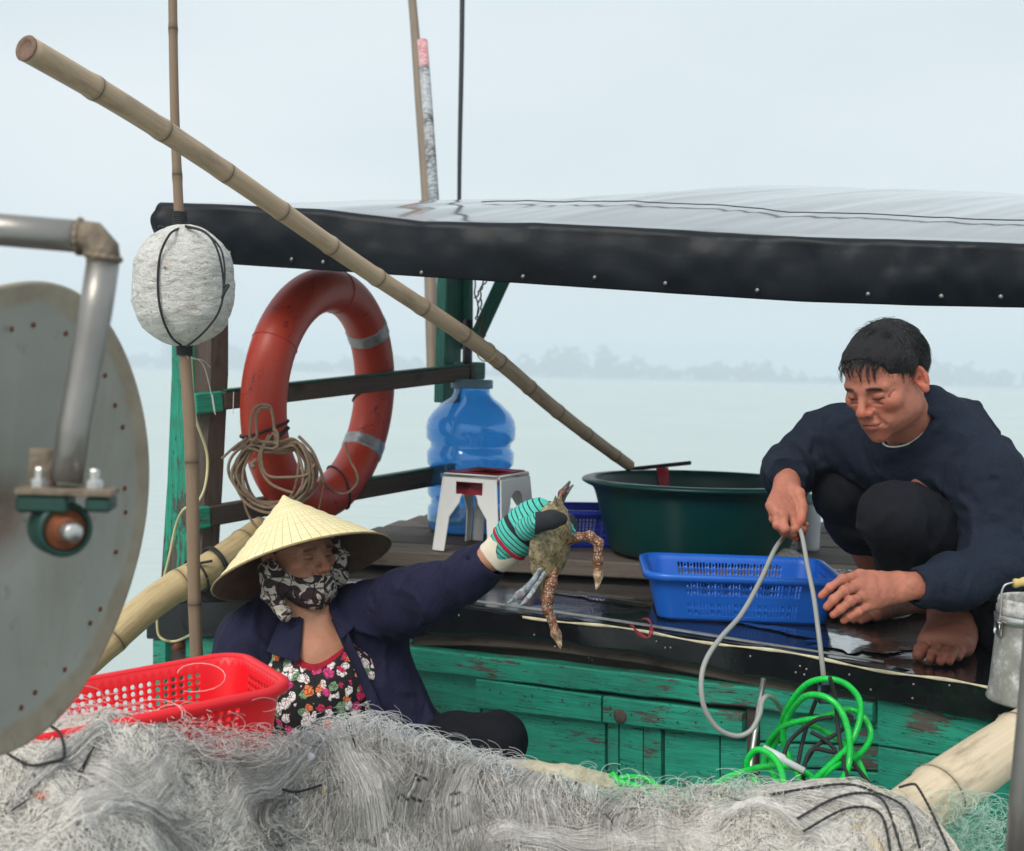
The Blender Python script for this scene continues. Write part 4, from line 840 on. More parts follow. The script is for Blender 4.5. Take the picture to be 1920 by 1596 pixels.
def bl(i, j, k, q, nq):
    if k in (0, 4) and (q < 4 or q > nq-5): return None
    if k in (2, 6) and (q < 2 or q > nq-3): return None
    g = q % 7
    if j in (2,): return None
    if g in (0, 1, 2, 3): return 's' if j in (0, 1, 3, 4) else None
    return 'd' if g in (4, 6) else 's'
CB = np.array([.575, 3.30, 1.018]); CB[0] = P(1382, 1065, 3.30)[0]
basket('blue_basket', CB, (1, -.06, -.004), (.06, 1, 0), (0, 0, 1), .232, .182, .115, .048, .024, M['blueplastic'], .0088, 5, bl, 'blue slotted plastic basket on the wet deck in front of the green tub', y0=.10, y1=.84, rim=.016)
c2 = np.array([P(1075, 940, 4.15)[0], 4.15, 1.075]); basket('blue_basket', c2, (1, .1, 0), (-.1, 1, 0), (0, 0, 1), .155, .13, .117, .04, .02, M['bluefar'], .0125, 4, lambda i, j, k, q, nq: 's' if 1 <= q < nq-1 else None, 'small dark blue basket standing between the stool and the green tub', y0=.15, y1=.8)
# ------------------------------------------------------------------ metal bucket
bc = P(1943, 1262, 2.40); bc[2] = .905; bu = empty('metal_bucket', bc, 'cement stained metal bucket beside the bare foot at the right', 'bucket')
pf = [(.001, .004), (.082, .004), (.087, .0), (.089, .004), (.086, .012), (.083, .03), (.076, .11), (.073, .150), (.076, .152), (.0755, .163), (.073, .165), (.074, .172), (.0715, .178), (.070, .174), (.070, .15), (.078, .03), (.078, .01), (.001, .01)]
pf = [(r_, z_*1.1) for r_, z_ in pf]
V, F, T = lathe(pf, bc, 64); mobj('bucket_body', V, F, M['bucket'], bu)
V, F, T = lathe([(.0742, .148), (.078, .150), (.079, .163), (.0755, .165)], bc, 64); mobj('rim_band', V, F, M['bright'], bu)
pts = [bc+np.array([-.079, -.012, .146]), bc+np.array([-.077, -.015, .175]), bc+np.array([-.076, -.015, .212]), bc+np.array([-.06, -.015, .226]), bc+np.array([0, -.015, .228]), bc+np.array([.07, -.015, .222]), bc+np.array([.079, -.012, .15])]
V, F, T = tube(spline(pts, 6), .002, 7); h_ = mobj('handle', V, F, M['bright'], bu)
V, F, T = tube([bc+np.array([x, -.015, .2275+.002*math.sin(x*150)]) for x in np.linspace(-.055, .045, 24)], .0085+.001*np.sin(np.arange(24)*1.7), 10); mobj('grip', V, F, basic('yellow_grip', L(205, 180, 110), .7, 0, .3, 60), bu)
V, F, T = box(bc+np.array([-.080, -.012, .140]), (.003, 0, 0), (0, .014, 0), (0, 0, .013), .002); mobj('ear', V, F, M['bright'], bu)
# ------------------------------------------------------------------ net hauling reel (near, left)
rl = empty('net_reel', P(20, 1500, 1.45), 'big grey metal net hauling disc with welded pipe frame and green bearing', 'net reel')
D0 = P(42, 974, 1.52); vv = unit((.232, .97, .03)); uu = unit(np.array([.075, 0, 1.0])-vv*np.dot(vv, (.075, 0, 1.0))); nn = np.cross(uu, vv); nn = nn if nn[0] > 0 else -nn
R0 = .292; RS = .925; V = []; T = []; na = 120; pr = [(.0, -.03), (.02, -.03), (.05, -.022), (.09, -.012), (.14, -.006), (.20, -.002), (.25, .0), (.285, .002), (.302, .006), (.306, .006), (.307, .0), (.304, -.004)]
for i in range(na):
    a = 2*math.pi*i/na; d = uu*math.cos(a)+vv*math.sin(a)
    for r_, z_ in pr:
        rr = RS*r_*(1+.008*math.sin(5*a)*(r_ > .25)); dent = .012*math.exp(-((math.sin(a+.35))/.16)**2)*(math.cos(a+.35) > 0)*min(1, r_/.15); V.append(D0+d*rr+nn*(z_-dent)); T.append((a, r_, 0))
k3 = len(pr); F = [(i*k3+j, ((i+1) % na)*k3+j, ((i+1) % na)*k3+j+1, i*k3+j+1) for i in range(na) for j in range(k3-1)]; o = mobj('disc', V, F, M['disc'], rl, tc=T); mod(o, 'SOLIDIFY', thickness=.004, offset=-1)
mb = MB()
for i in range(26):
    a = 2*math.pi*(i+.3*math.sin(i*2.3))/26; d = uu*math.cos(a)+vv*math.sin(a); q = D0+d*(.232+.004*math.sin(i*3))+nn*.001; V, F, T = tube([q, q+nn*.0015, q+nn*.002], [.0035, .003, .001], 8); mb.add(V, F, T)
mb.obj('rivets', M['rust'], rl, kind='stuff')
Yp = 1.36
def elbow(pts, r, m, nm): V, F, T = tube(pts, r, 24); return mobj(nm, V, F, m, rl, tc=T, smooth=True)
elbow(PP((-120, 420, Yp), (0, 431, Yp), (152, 444, Yp)), .0172, M['steel'], 'frame_pipe')
elbow(PP((146, 444, Yp), (172, 446, Yp), (192, 470, Yp), (194, 492, Yp)), [.0178, .0182, .0182, .0178], M['weld'], 'elbow')
elbow(PP((194, 486, Yp), (180, 580, Yp-.005), (158, 700, Yp-.01), (139, 800, Yp-.015), (124, 905, Yp-.02)), .0170, M['steel'], 'frame_pipe')
for (x, y, r_) in ((150, 444, .0188), (193, 482, .0188)):
    q = P(x, y, Yp); ax = unit(P(194, 486, Yp)-P(180, 580, Yp)) if y > 450 else unit(P(152, 444, Yp)-P(0, 431, Yp)); e1 = unit(np.cross(ax, (0, 1, 0))); e2 = np.cross(ax, e1); pts = [q+(e1*math.cos(a)+e2*math.sin(a))*.0172 for a in np.linspace(0, 2*math.pi, 40, endpoint=False)]
    V, F, T = tube(pts, [.0028+.0012*math.sin(i*2.1) for i in range(40)], 7, closed=True); mobj('weld_bead', V, F, M['weld'], rl)
# mounting plate and pillow block bearing
bcen = P(128, 920, 1.335); xx = unit((1, .12, -.02)); yy = unit((-.12, 1, 0)); zz = np.cross(xx, yy)
V, F, T = box(bcen, xx*.048, yy*.024, zz*.0035, .001); mobj('mounting_plate', V, F, M['weld'], rl, smooth=False)
V, F, T = box(bcen-xx*.022-zz*.013, xx*.026, yy*.022, zz*.009, .003); pb = mobj('bearing_block', V, F, M['greencast'], rl, smooth=False)
V, F, T = box(bcen+xx*.034-zz*.012, xx*.013, yy*.020, zz*.008, .003); mobj('bearing_block', V, F, M['greencast'], rl, smooth=False)
ax = nn; hc = bcen-zz*.040+xx*.000+yy*.0
sh = unit((.62, -.78, -.02))
SC = lambda L_: [(a_*.76, b_*.85) for a_, b_ in L_]
V, F, T = lathe(SC([(.014, -.030), (.036, -.030), (.0385, -.026), (.0385, .010), (.036, .014), (.031, .015), (.0295, .010), (.0295, .004), (.020, .004)]), hc-xx*.005, 48, sh); mobj('bearing_housing', V, F, M['greencast'], rl)
V, F, T = lathe(SC([(.0290, .002), (.0285, .011), (.025, .013), (.019, .014), (.018, .022), (.0135, .023)]), hc-xx*.005, 40, sh); mobj('bearing_race', V, F, M['rust'], rl)
V, F, T = lathe(SC([(.0128, -.12), (.0130, .040), (.0115, .043), (.0005, .0435)]), hc-xx*.005, 36, sh); mobj('shaft', V, F, M['bright'], rl)
for dx in (-.028, .027):
    q = bcen+xx*dx-yy*.006; V, F, T = lathe([(.0095, .003), (.0095, .011), (.007, .013), (.0055, .013), (.0055, .022), (.004, .024), (.0005, .0245)], q, 6, zz); mobj('bolt', V, F, M['bright'], rl, smooth=False)
q = bcen-xx*.030+yy*.015; V, F, T = box(q+zz*.022, xx*.014, yy*.003, zz*.02, .001); mobj('gusset', V, F, M['weld'], rl, smooth=False)
# ------------------------------------------------------------------ hoses and cables
def hose(name, pl, r, m, label, cat, n=8, **kw):
    V, F, T = tube(spline(PP(*pl), n), r, 10); return mobj(name, V, F, m, tc=T, label=label, cat=cat, **kw)
HY = 2.56
hose('grey_hose', [(1469, 1008, 2.80), (1452, 1032, 2.74), (1425, 1090, 2.66), (1390, 1152, 2.58), (1352, 1195, 2.52), (1325, 1235, 2.48), (1315, 1275, 2.46), (1320, 1325, 2.45), (1345, 1365, 2.45), (1380, 1380, 2.45), (1408, 1370, 2.45), (1424, 1340, 2.46), (1428, 1318, 2.48), (1438, 1306, 2.5), (1455, 1315, 2.55), (1472, 1345, 2.62)], .0052, M['hose'], 'grey hose looping from the man\'s hand down over the hull planks', 'hose')
hose('grey_hose', [(1496, 985, 2.77), (1504, 1005, 2.72), (1514, 1060, 2.66), (1526, 1120, 2.58), (1534, 1180, 2.52), (1541, 1240, 2.50), (1546, 1285, 2.50)], .0050, M['hose'], 'grey hose hanging straight from the man\'s hand to the grey fitting', 'hose')
V, F, T = box(P(1547, 1298, 2.50), (.016, 0, 0), (0, .012, 0), (0, 0, .022), .005); mobj('hose_fitting', V, F, basic('blue_grey_fitting', L(70, 88, 105), .5, 0, .4, 60), label='blue grey plastic fitting at the end of the hanging hose', cat='hose fitting')
V, F, T = tube(PP((1432, 1273, 2.6), (1421, 1340, 2.56), (1409, 1420, 2.5), (1402, 1520, 2.45)), .0055, 10); mobj('metal_rod', V, F, M['bright'], tc=T, label='thin bright metal rod leaning on the green hull planks', cat='rod')
GY = 2.42
hose('green_hose', [(1330, 1482, 2.28), (1365, 1458, 2.32), (1430, 1438, 2.36), (1490, 1440, 2.38), (1530, 1462, 2.38), (1545, 1470, 2.36), (1500, 1480, 2.32)], .0062, M['greenhose'], 'bright green hose lying low in an arc over the net', 'hose')
hose('green_hose', [(1472, 1500, 2.26), (1466, 1450, 2.3), (1448, 1418, 2.33), (1420, 1406, 2.35), (1402, 1425, 2.36), (1405, 1450, 2.36), (1430, 1480, 2.34), (1460, 1505, 2.3)], .0062, M['greenhose'], 'bright green hose bent in a small upright loop by the metal rod', 'hose')
hose('green_hose', [(1500, 1488, 2.28), (1540, 1450, 2.36), (1590, 1400, 2.42), (1612, 1350, 2.44), (1610, 1310, 2.45), (1585, 1282, 2.46), (1548, 1273, 2.47), (1510, 1285, 2.5), (1478, 1325, 2.54), (1462, 1365, 2.58), (1450, 1400, 2.6), (1445, 1440, 2.6), (1470, 1480, 2.5), (1510, 1500, 2.35)], .0062, M['greenhose'], 'bright green hose making the tallest loop below the deck edge', 'hose', group=None)
hose('green_hose', [(1560, 1490, 2.32), (1590, 1440, 2.38), (1592, 1380, 2.40), (1575, 1330, 2.42), (1545, 1306, 2.44), (1510, 1306, 2.48), (1480, 1340, 2.54), (1468, 1380, 2.56), (1480, 1420, 2.55), (1520, 1500, 2.4)], .0062, M['greenhose'], 'bright green hose loop just inside the tallest loop', 'hose')
hose('green_hose', [(1515, 1480, 2.34), (1560, 1440, 2.38), (1610, 1415, 2.44), (1633, 1380, 2.48), (1620, 1345, 2.5), (1590, 1330, 2.52), (1540, 1345, 2.5), (1500, 1352, 2.52), (1465, 1365, 2.56), (1440, 1395, 2.6), (1430, 1440, 2.6)], .0060, M['greenhose'], 'bright green hose loop reaching farthest right beside the plank end', 'hose')
hose('green_hose', [(1450, 1400, 2.6), (1480, 1356, 2.6), (1520, 1360, 2.55), (1570, 1385, 2.5), (1605, 1420, 2.45), (1625, 1465, 2.4), (1632, 1500, 2.3)], .0058, M['greenhose'], 'bright green hose sloping down to the right through the loops', 'hose')
for k, pl in enumerate([[(1556, 1270, 2.44), (1566, 1310, 2.45), (1572, 1370, 2.44), (1580, 1420, 2.40), (1594, 1480, 2.32), (1600, 1510, 2.2)], [(1560, 1345, 2.46), (1530, 1350, 2.48), (1495, 1375, 2.5), (1475, 1400, 2.5), (1467, 1440, 2.46)], [(1535, 1300, 2.5), (1520, 1340, 2.52), (1505, 1390, 2.52), (1495, 1440, 2.5)], [(1590, 1420, 2.42), (1615, 1450, 2.38), (1640, 1485, 2.3), (1655, 1510, 2.2)], [(1520, 1372, 2.48), (1550, 1390, 2.47), (1565, 1410, 2.46), (1525, 1405, 2.46), (1510, 1430, 2.44), (1505, 1475, 2.36)], [(1500, 1450, 2.45), (1530, 1400, 2.48), (1575, 1372, 2.48), (1596, 1345, 2.48), (1582, 1338, 2.48)]]):
    hose('black_cable', pl, .0042, M['cord'], ['black cable hanging from the hose fitting down through the green loops', 'black cable arched leftwards inside the green loops', 'black cable running straight down behind the green loops', 'black cable end trailing down right onto the net', 'black cable folded back on itself low in the green loops', 'black cable rising to the right behind the tallest green loop'][k], 'cable', group='black cables tangled in the green hose')
V, F, T = tube(PP((1430, 1405, 2.40), (1468, 1424, 2.38), (1472, 1427, 2.378), (1508, 1446, 2.36)), [.0095, .0095, .0068, .0066], 14); mobj('white_pipe', V, F, M['whitepvc'], tc=T, label='short white plastic pipe stuck in the green hose loops', cat='pipe')
hose('hanging_cord', [(1138, 1478, 2.23), (1150, 1452, 2.22), (1166, 1488, 2.20)], .005, M['greenhose'], 'short bright green cord sticking up on the gunwale', 'cord')
hose('hanging_cord', [(1132, 1472, 2.23), (1170, 1458, 2.22), (1215, 1462, 2.22), (1250, 1492, 2.18)], .005, M['greenhose'], 'green cord lying along the beige gunwale', 'cord'); hose('hanging_cord', [(1160, 1466, 2.2), (1205, 1478, 2.19), (1226, 1498, 2.16)], .0055, M['greenhose'], 'green cord running down the near side of the gunwale', 'cord')
# red elastic, shells and scraps on the deck, cigarette stub
mb = MB()
for dx in (0, 3, -3): V, F, T = tube(spline([P(1184+dx, 1172, 2.93), P(1195, 1186+dx, 2.9), P(1214, 1196, 2.88), P(1221+dx, 1185, 2.9), P(1220, 1168, 2.96), P(1212+dx, 1160, 3.0), P(1203, 1162, 3.02)], 6), .0016, 5); mb.add(V, F, T)
mb.obj('elastic_band', M['redcord'], label='thin red elastic band hooked over the deck edge', cat='rubber band')
def crumple(nm, c, r, seed, m, label, cat, fl=.6):
    s = SDF(c-np.array(r)-.03, c+np.array(r)+.03, .004); s.ell(c, r, k=.01); s.field(lambda p: .010*np.abs(fbm(p, 38, 3, seed))-.004+.012*fbm(p, 15, 2, seed+4)); V, F = s.mesh(); return mobj(nm, V, F, m, label=label, cat=cat)
crumple('crumpled_bag', np.array([P(1476, 1012, 3.75)[0], 3.75, .975]), (.05, .05, .022), 3, M['crumple'], 'crumpled grey plastic bag on the planks right of the green tub', 'plastic bag')
crumple('wet_sheet', np.array([P(1600, 1060, 3.5)[0], 3.5, .962]), (.17, .12, .010), 9, basic('wet_grey_sheet', L(90, 92, 92), .12, 0, .7, 12, .7, 30, .015, spec=.8), 'wet shiny plastic sheet crumpled on the planks behind the blue basket', 'plastic sheet')
wc = empty('white_container', P(1545, 965, 4.0), 'white plastic container with a red label behind the man\'s hand', 'container')
wq = np.array([P(1517, 930, 4.1)[0], 4.1, .958]); V, F, T = lathe([(.001, 0), (.034, 0), (.037, .01), (.040, .13), (.038, .15), (.001, .152)], wq, 32); mobj('container_body', V, F, M['whitepvc'], wc)
V, F, T = lathe([(.0376, .03), (.0402, .12)], wq, 32); F = [f for f in F if np.mean([V[i][0] for i in f]) < wq[0]-.012]; o = mobj('red_label', V+np.array([-.0015, -.0015, 0]), F, basic('red_print', L(205, 25, 45), .4), wc)
V, F, T = lathe([(.038, .15), (.041, .151), (.041, .172), (.036, .18), (.001, .182)], wq, 32); mobj('lid', V, F, basic('pale_green_lid', L(150, 185, 178), .4), wc)

# smooth wet films added on the deck covering to mirror the sky's glare
def glare_puddle(cx, cy, rx, ry, seed, label):
    c = PZ(cx, cy, .9035); n = 90; V = [c+np.array([0, 0, .0012])]
    for i in range(n):
        a = 2*math.pi*i/n; q = np.array([math.cos(a), math.sin(a), seed*1.0]); r = 1+.45*float(vnoise(q, 1.7, seed))+.28*float(vnoise(q, 5, seed))+.12*float(vnoise(q, 14, seed)); V.append(c+A_*rx*r*math.cos(a)+B_*ry*r*math.sin(a))
    mobj('glare_puddle', V, [(0, i+1, (i+1) % n+1) for i in range(n)], M['wetfilm'], label=label, cat='glare_puddle')
glare_puddle(1612, 1205, .13, .10, 3, 'bright puddle on the black deck below the man\'s near hand'); glare_puddle(1480, 1182, .12, .022, 5, 'thin wet streak added to mirror the sky in front of the blue basket'); glare_puddle(1120, 1118, .14, .05, 8, 'wet patch added to mirror the sky on the deck left of the blue basket')
# ------------------------------------------------------------------ people
def head_sdf(neck_to, female=False, h=.0022, ear=1.0):
    s = SDF((-.125, -.17, -.26), (.125, .155, .16), h); k = .02
    s.ell((0, -.018, .035), (.075, .095, .083), k=k); s.ell((0, .030, .030), (.063, .055, .062), k=.03); s.ell((0, .034, -.028), (.060, .054, .066), k=.035)
    s.ell((0, .036, -.066), (.047, .048, .044), k=.03)
    for x in (-1, 1):
        s.ell((x*.047, .004, -.058), (.017, .030, .032), k=.03); s.ell((x*.046, .062, -.018), (.021, .019, .015), k=.022)
        s.cap((x*.046, .072, .020), (x*.014, .086, .018), .0075, .008, k=.014)
    s.ell((0, .078, -.098), (.021, .015, .015), k=.022); s.ell((0, .076, -.060), (.031, .022, .024), k=.022)
    for x in (-1, 1):
        s.ell((x*.0315, .097, .003), (.0185, .015, .0115), k=.012, op='sub'); s.ell((x*.0315, .0745, .002), (.0155, .0145, .0125), k=.004)
        s.cap((x*.019, .0905, -.0035), (x*.044, .0815, -.0035), .0012, k=.003, op='sub')      # lid line
        s.cap((x*.018, .0895, .0115), (x*.045, .0800, .0105), .0015, k=.004, op='sub')     # upper crease
        s.cap((x*.020, .0895, -.013), (x*.040, .0815, -.017), .0016, k=.006, op='sub')     # bag below the eye
    s.cap((0, .086, .016), (0, .110, -.022), .0065, .0095, k=.012); s.ell((0, .112, -.027), (.0115, .0115, .0100), k=.006)
    for x in (-1, 1): s.ell((x*.0135, .0995, -.031), (.0082, .0105, .0080), k=.006); s.ell((x*.0068, .107, -.0385), (.0035, .006, .0035), k=.003, op='sub')
    s.ell((0, .0945, -.0565), (.0230, .0085, .0058), k=.006); s.ell((0, .0930, -.0680), (.0185, .0090, .0068), k=.006)
    s.cap((-.024, .0905, -.0620), (0, .1035, -.0615), .0014, k=.004, op='sub'); s.cap((.024, .0905, -.0620), (0, .1035, -.0615), .0014, k=.004, op='sub')
    for x in (-1, 1):
        s.cap((x*.0195, .0975, -.034), (x*.033, .0855, -.066), .0026, .0018, k=.008, op='sub'); s.cap((x*.052, .074, -.004), (x*.060, .062, .004), .0010, k=.004, op='sub'); s.cap((x*.052, .074, -.006), (x*.062, .060, -.010), .0010, k=.004, op='sub')
    s.cap((-.012, .092, .046), (.012, .092, .045), .0012, k=.005, op='sub'); s.cap((0, .099, .018), (.0, .097, .026), .001, k=.004, op='sub')
    for x in (-1, 1):
        R = basis((x*.55, .2, 0), (0, -.18, 1)).T
        s.ell((x*.081, -.010, -.004), (.020, .0065, .033), R=basis((x*.85, .52, 0), (0, -.2, 1)).T, k=.004) if False else None
        c = np.array([x*.080, -.012, -.002]); out = unit((x*.72, -.62, .05)); upd = unit((0, -.22, 1)); upd = unit(upd-out*np.dot(upd, out)); th = unit(np.cross(out, upd)); Rm = np.stack([out, th, upd])
        s.ell(c+out*.001, (.0160, .0062, .0285), R=Rm, k=.006); fr = th if th[1] > 0 else -th
        s.ell(c+out*.003+fr*.0062+upd*.003, (.0105, .0050, .0190), R=Rm, k=.003, op='sub'); s.ell(c-out*.004+fr*.004-upd*.002, (.006, .006, .008), R=Rm, k=.003, op='sub')
        s.cap(c+out*.008+fr*.003+upd*.016, c+out*.007+fr*.004-upd*.010, .0022, k=.003); s.ell(c+out*.001+fr*.001-upd*.026, (.008, .006, .009), R=Rm, k=.005)
    nt_ = np.asarray(neck_to, float); s.cap((0, -.020, -.055), nt_, .052, .058, k=.03)
    if not female: s.cap((.040, -.005, -.075), nt_+np.array([.02, .02, .0]), .012, .010, k=.02)
    s.field(lambda p: .0006*fbm(p, 90, 2)+.0010*fbm(p, 30, 2, 7)); return s
def head_paint(V, base, lip, brow, aged=1.0, stub=True):
    b = np.array(base); red = b*np.array([1.12, .72, .66]); shade = b*np.array([.55, .45, .42])  # dark tone paints shading into sockets, nostrils, mouth line and folds
    bl = [((0, .112, -.028), (.022, .02, .018), red, .5), ((.045, .065, -.025), (.026, .03, .026), red, .28), ((-.045, .065, -.025), (.026, .03, .026), red, .28), ((0, .09, -.095), .03, red, .3),
          ((.085, -.015, 0), (.02, .03, .04), red, .6), ((-.085, -.015, 0), (.02, .03, .04), red, .6), ((0, .1, -.0565), (.021, .014, .0045), lip, .75), ((0, .1, -.068), (.017, .014, .0055), lip, .75), ((0, .1, -.0618), (.024, .014, .0014), shade*.5, .9)]
    for x in (-1, 1):
        bl += [((x*.0315, .085, -.0035), (.0155, .014, .0026), brow*.5, 1), ((x*.0315, .085, .004), (.020, .02, .013), shade*1.3, .35), ((x*.0320, .088, -.012), (.016, .02, .006), shade, .3), ((x*.0068, .108, -.038), (.004, .008, .003), shade*.4, .9)]
        bl += [((x*(.018+.0048*i), .086-.0016*i, .0215+.0012*math.sin(i*.8)-.0006*i), (.0058, .012, .0050), brow, .97) for i in range(6)]
        bl += [((x*(.022+.001*i), .094-.004*i, -.036-.011*i), (.0035, .01, .006), shade, .25) for i in range(3)]  # painted shading along the nose-to-mouth folds
    if stub: bl += [((0, .075, -.085), (.045, .05, .025), b*np.array([.62, .62, .66]), .4), ((0, .1, -.048), (.026, .02, .005), b*.5, .4), ((.055, .01, -.06), (.02, .04, .035), b*.62, .3), ((-.055, .01, -.06), (.02, .04, .035), b*.62, .3)]
    for z_ in (.040, .050): bl.append(((0, .088, z_), (.035, .03, .0018), shade, .35))  # forehead wrinkle shading painted as thin dark lines
    bl += [((x*.025, .094, -.045), (.004, .02, .014), shade, .35) for x in (-1, 1)]
    C = paint(V, base, bl); return C*(1+.16*fbm(V, 38, 3, 4)[:, None]*np.array([.7, 1, 1]))
def hand_sdf(wr, kn, fingers, thumb, fore, h=.0020, palm_n=None, wr_r=.024, k=.006):
    """wr wrist; kn knuckles (4); fingers list of joint lists starting at the knuckle; thumb joints; fore forearm point"""
    allp = np.array([wr, fore]+list(kn)+[q for f in fingers for q in f]+list(thumb)); s = SDF(allp.min(0)-.04, allp.max(0)+.04, h)
    kn = [np.asarray(q) for q in kn]; wr = np.asarray(wr); mid = sum(kn)/4; nrm_ = unit(np.cross(kn[3]-kn[0], mid-wr)) if palm_n is None else unit(palm_n)
    s.cap(fore, wr, .031, wr_r, k=.01, flat=(nrm_, .78))
    for i, q in enumerate(kn): s.cap(wr+(q-mid)*.45, q, .0150, .0112, k=.014, flat=(nrm_, .9))
    for i in range(3): s.cap((kn[i]+kn[i+1])/2*.75+wr*.25, (kn[i]+kn[i+1])/2*.97+wr*.03, .0125, .008, k=.012)
    for i, f in enumerate(fingers):
        r = [.0094, .0098, .0092, .0083][i]; n_ = len(f); s.chain(f, [r*(1.0-.20*j/(n_-1)) for j in range(n_)], k=.005)
        s.ell(f[0], (r*1.15,)*3, k=.006)
        if n_ > 2: s.ell(f[1], (r*1.03,)*3, k=.004)
    s.cap(wr*.8+np.asarray(thumb[0])*.2, thumb[0], .016, .0135, k=.014); n_ = len(thumb); s.chain(thumb, [.0130-.0035*j/(n_-1) for j in range(n_)], k=.006)
    s.field(lambda p: .0007*fbm(p, 110, 2)); return s
def hand_col(V, base, fingers, thumb):
    b = np.array(base); bl = []
    for f in list(fingers)+[thumb]:
        bl.append((f[-1], .013, b*np.array([1.12, .78, .72]), .55))
        for q in f[:-1]: bl.append((q, .011, b*np.array([1.05, .80, .75]), .45))
    return paint(V, base, bl)*(1+.14*fbm(V, 45, 3, 4)[:, None])
def join(parts):
    V = np.vstack([p[0] for p in parts]); C = np.vstack([p[2] for p in parts]); F = []; n = 0
    for v, f, c in parts: F.append(np.asarray(f)+n); n += len(v)
    return V, np.vstack(F), C
SK = np.array(L(192, 124, 102))*.86; SKW = np.array(L(190, 140, 112))*.9; SKF = np.array(L(150, 98, 80))*.85
# ================================================================== the man
man = empty('person', P(1780, 1180, 2.85), 'person with short black hair in a dark navy sweater squatting barefoot on the deck', 'person')
Hc = P(1662, 713, 2.69); MH = basis((-.69, -.56, -.45), (-.32, -.22, 1))*.955
neck_w = P(1712, 812, 2.80); ntl = MH.T@(neck_w-Hc)
s = head_sdf(ntl); V, F = s.mesh(); C = head_paint(V, SK, SK*np.array([.95, .62, .60]), np.array([.02, .017, .016])); parts = [((MH@V.T).T+Hc, F, C)]; headV = V
# near hand (left hand, back towards the viewer, fingers to the left)
w = P(1688, 1100, 2.52)
kn = PP((1612, 1078, 2.50), (1610, 1098, 2.485), (1617, 1118, 2.48), (1628, 1136, 2.485))
fg = [list(PP((1612, 1078, 2.50), (1580, 1086, 2.475), (1556, 1102, 2.47), (1541, 1117, 2.475))), list(PP((1610, 1098, 2.485), (1583, 1108, 2.455), (1563, 1124, 2.45), (1551, 1138, 2.455))),
      list(PP((1617, 1118, 2.48), (1594, 1127, 2.45), (1575, 1143, 2.445), (1562, 1153, 2.45))), list(PP((1628, 1136, 2.485), (1608, 1147, 2.46), (1592, 1157, 2.455), (1581, 1164, 2.46)))]
th = list(PP((1640, 1092, 2.56), (1605, 1094, 2.59), (1582, 1106, 2.59)))
s = hand_sdf(w, kn, fg, th, P(1750, 1096, 2.53), palm_n=(-.1, -1, .45), wr_r=.026); V, F = s.mesh(); parts.append((V, F, hand_col(V, SK, fg, th)))
# far hand (right hand gripping the hose)
w2 = P(1476, 908, 2.84)
kn2 = PP((1486, 968, 2.765), (1468, 968, 2.755), (1454, 960, 2.76), (1445, 948, 2.775))
fg2 = [list(PP((1486, 968, 2.765), (1492, 990, 2.745), (1505, 993, 2.76), (1510, 984, 2.78))), list(PP((1468, 968, 2.755), (1472, 992, 2.735), (1487, 1000, 2.75), (1498, 996, 2.775))),
       list(PP((1454, 960, 2.76), (1457, 985, 2.745), (1470, 999, 2.755), (1484, 1003, 2.78))), list(PP((1445, 948, 2.775), (1450, 974, 2.765), (1469, 996, 2.77), (1492, 1010, 2.775)))]
th2 = list(PP((1497, 925, 2.80), (1505, 952, 2.775), (1503, 976, 2.755)))
s = hand_sdf(w2, kn2, fg2, th2, P(1478, 868, 2.92), palm_n=(-.25, -1, -.1), wr_r=.027); V, F = s.mesh(); parts.append((V, F, hand_col(V, SK, fg2, th2)))
# near foot
def foot(hl, ank, ball, toes, shin, h=.0026, rs=None):
    allp = np.array([hl, ank, ball, shin]+[q for t_ in toes for q in t_]); s = SDF(allp.min(0)-.06, allp.max(0)+.06, h)
    s.cap(shin, ank, .043, .036, k=.02); s.ell(hl, (.033, .036, .031), k=.02); s.cap(ank, hl+np.array([0, 0, .008]), .036, .031, k=.03)
    bl_, br_ = toes[0][0], toes[-1][0]
    for f_ in (0, .25, .5, .75, 1): q = bl_*(1-f_)+br_*f_; s.cap(ank*(.75)+hl*.25+np.array([0, 0, .004])+(q-ball)*.3, q+np.array([0, 0, .010]), .031, .017, k=.03)
    s.cap(hl, br_, .026, .018, k=.025)
    for i, t_ in enumerate(toes):
        r = [.0155, .0112, .0108, .0102, .0098][i]; s.chain(t_, [r, r*1.02, r*.92][:len(t_)], k=.0045)
    for x in (-1, 1): s.ell(ank+np.array([x*.030, -.012, -.004]), (.012, .012, .012), k=.016)
    s.field(lambda p: .0010*fbm(p, 60, 2)); return s
def G(px, py, dz=0.0): q = PZ(px, py, .902); return q+np.array([0, 0, dz])
ZD = .902
hl = PZ(1818, 1205, ZD); hl[2] = ZD+.030; tb = [PZ(x, y, ZD) for x, y in ((1722, 1238), (1744, 1245), (1762, 1250), (1779, 1250), (1796, 1243))]
for q in tb: q[2] = ZD+.011
ball = sum(tb)/5; back = unit(hl-ball); back[2] = 0
toes = [[q+back*(.050 if i else .055)+np.array([0, 0, .014]), q+back*.020+np.array([0, 0, .008 if i else .004]), q+back*.004] for i, q in enumerate(tb)]; toes[0][1][2] += .003
ank = hl+np.array([-.030, -.012, .062]); ank = P(1778, 1150, hl[1]-.02)
s = foot(hl, ank, ball, toes, P(1760, 1085, hl[1]+.02)); V, F = s.mesh(); C = paint(V, SKF, [(t_[-1], .014, SKF*np.array([1.15, .85, .8]), .6) for t_ in toes]+[(hl, .04, SKF*np.array([1.2, 1.0, .95]), .5)]); parts.append((V, F, C))
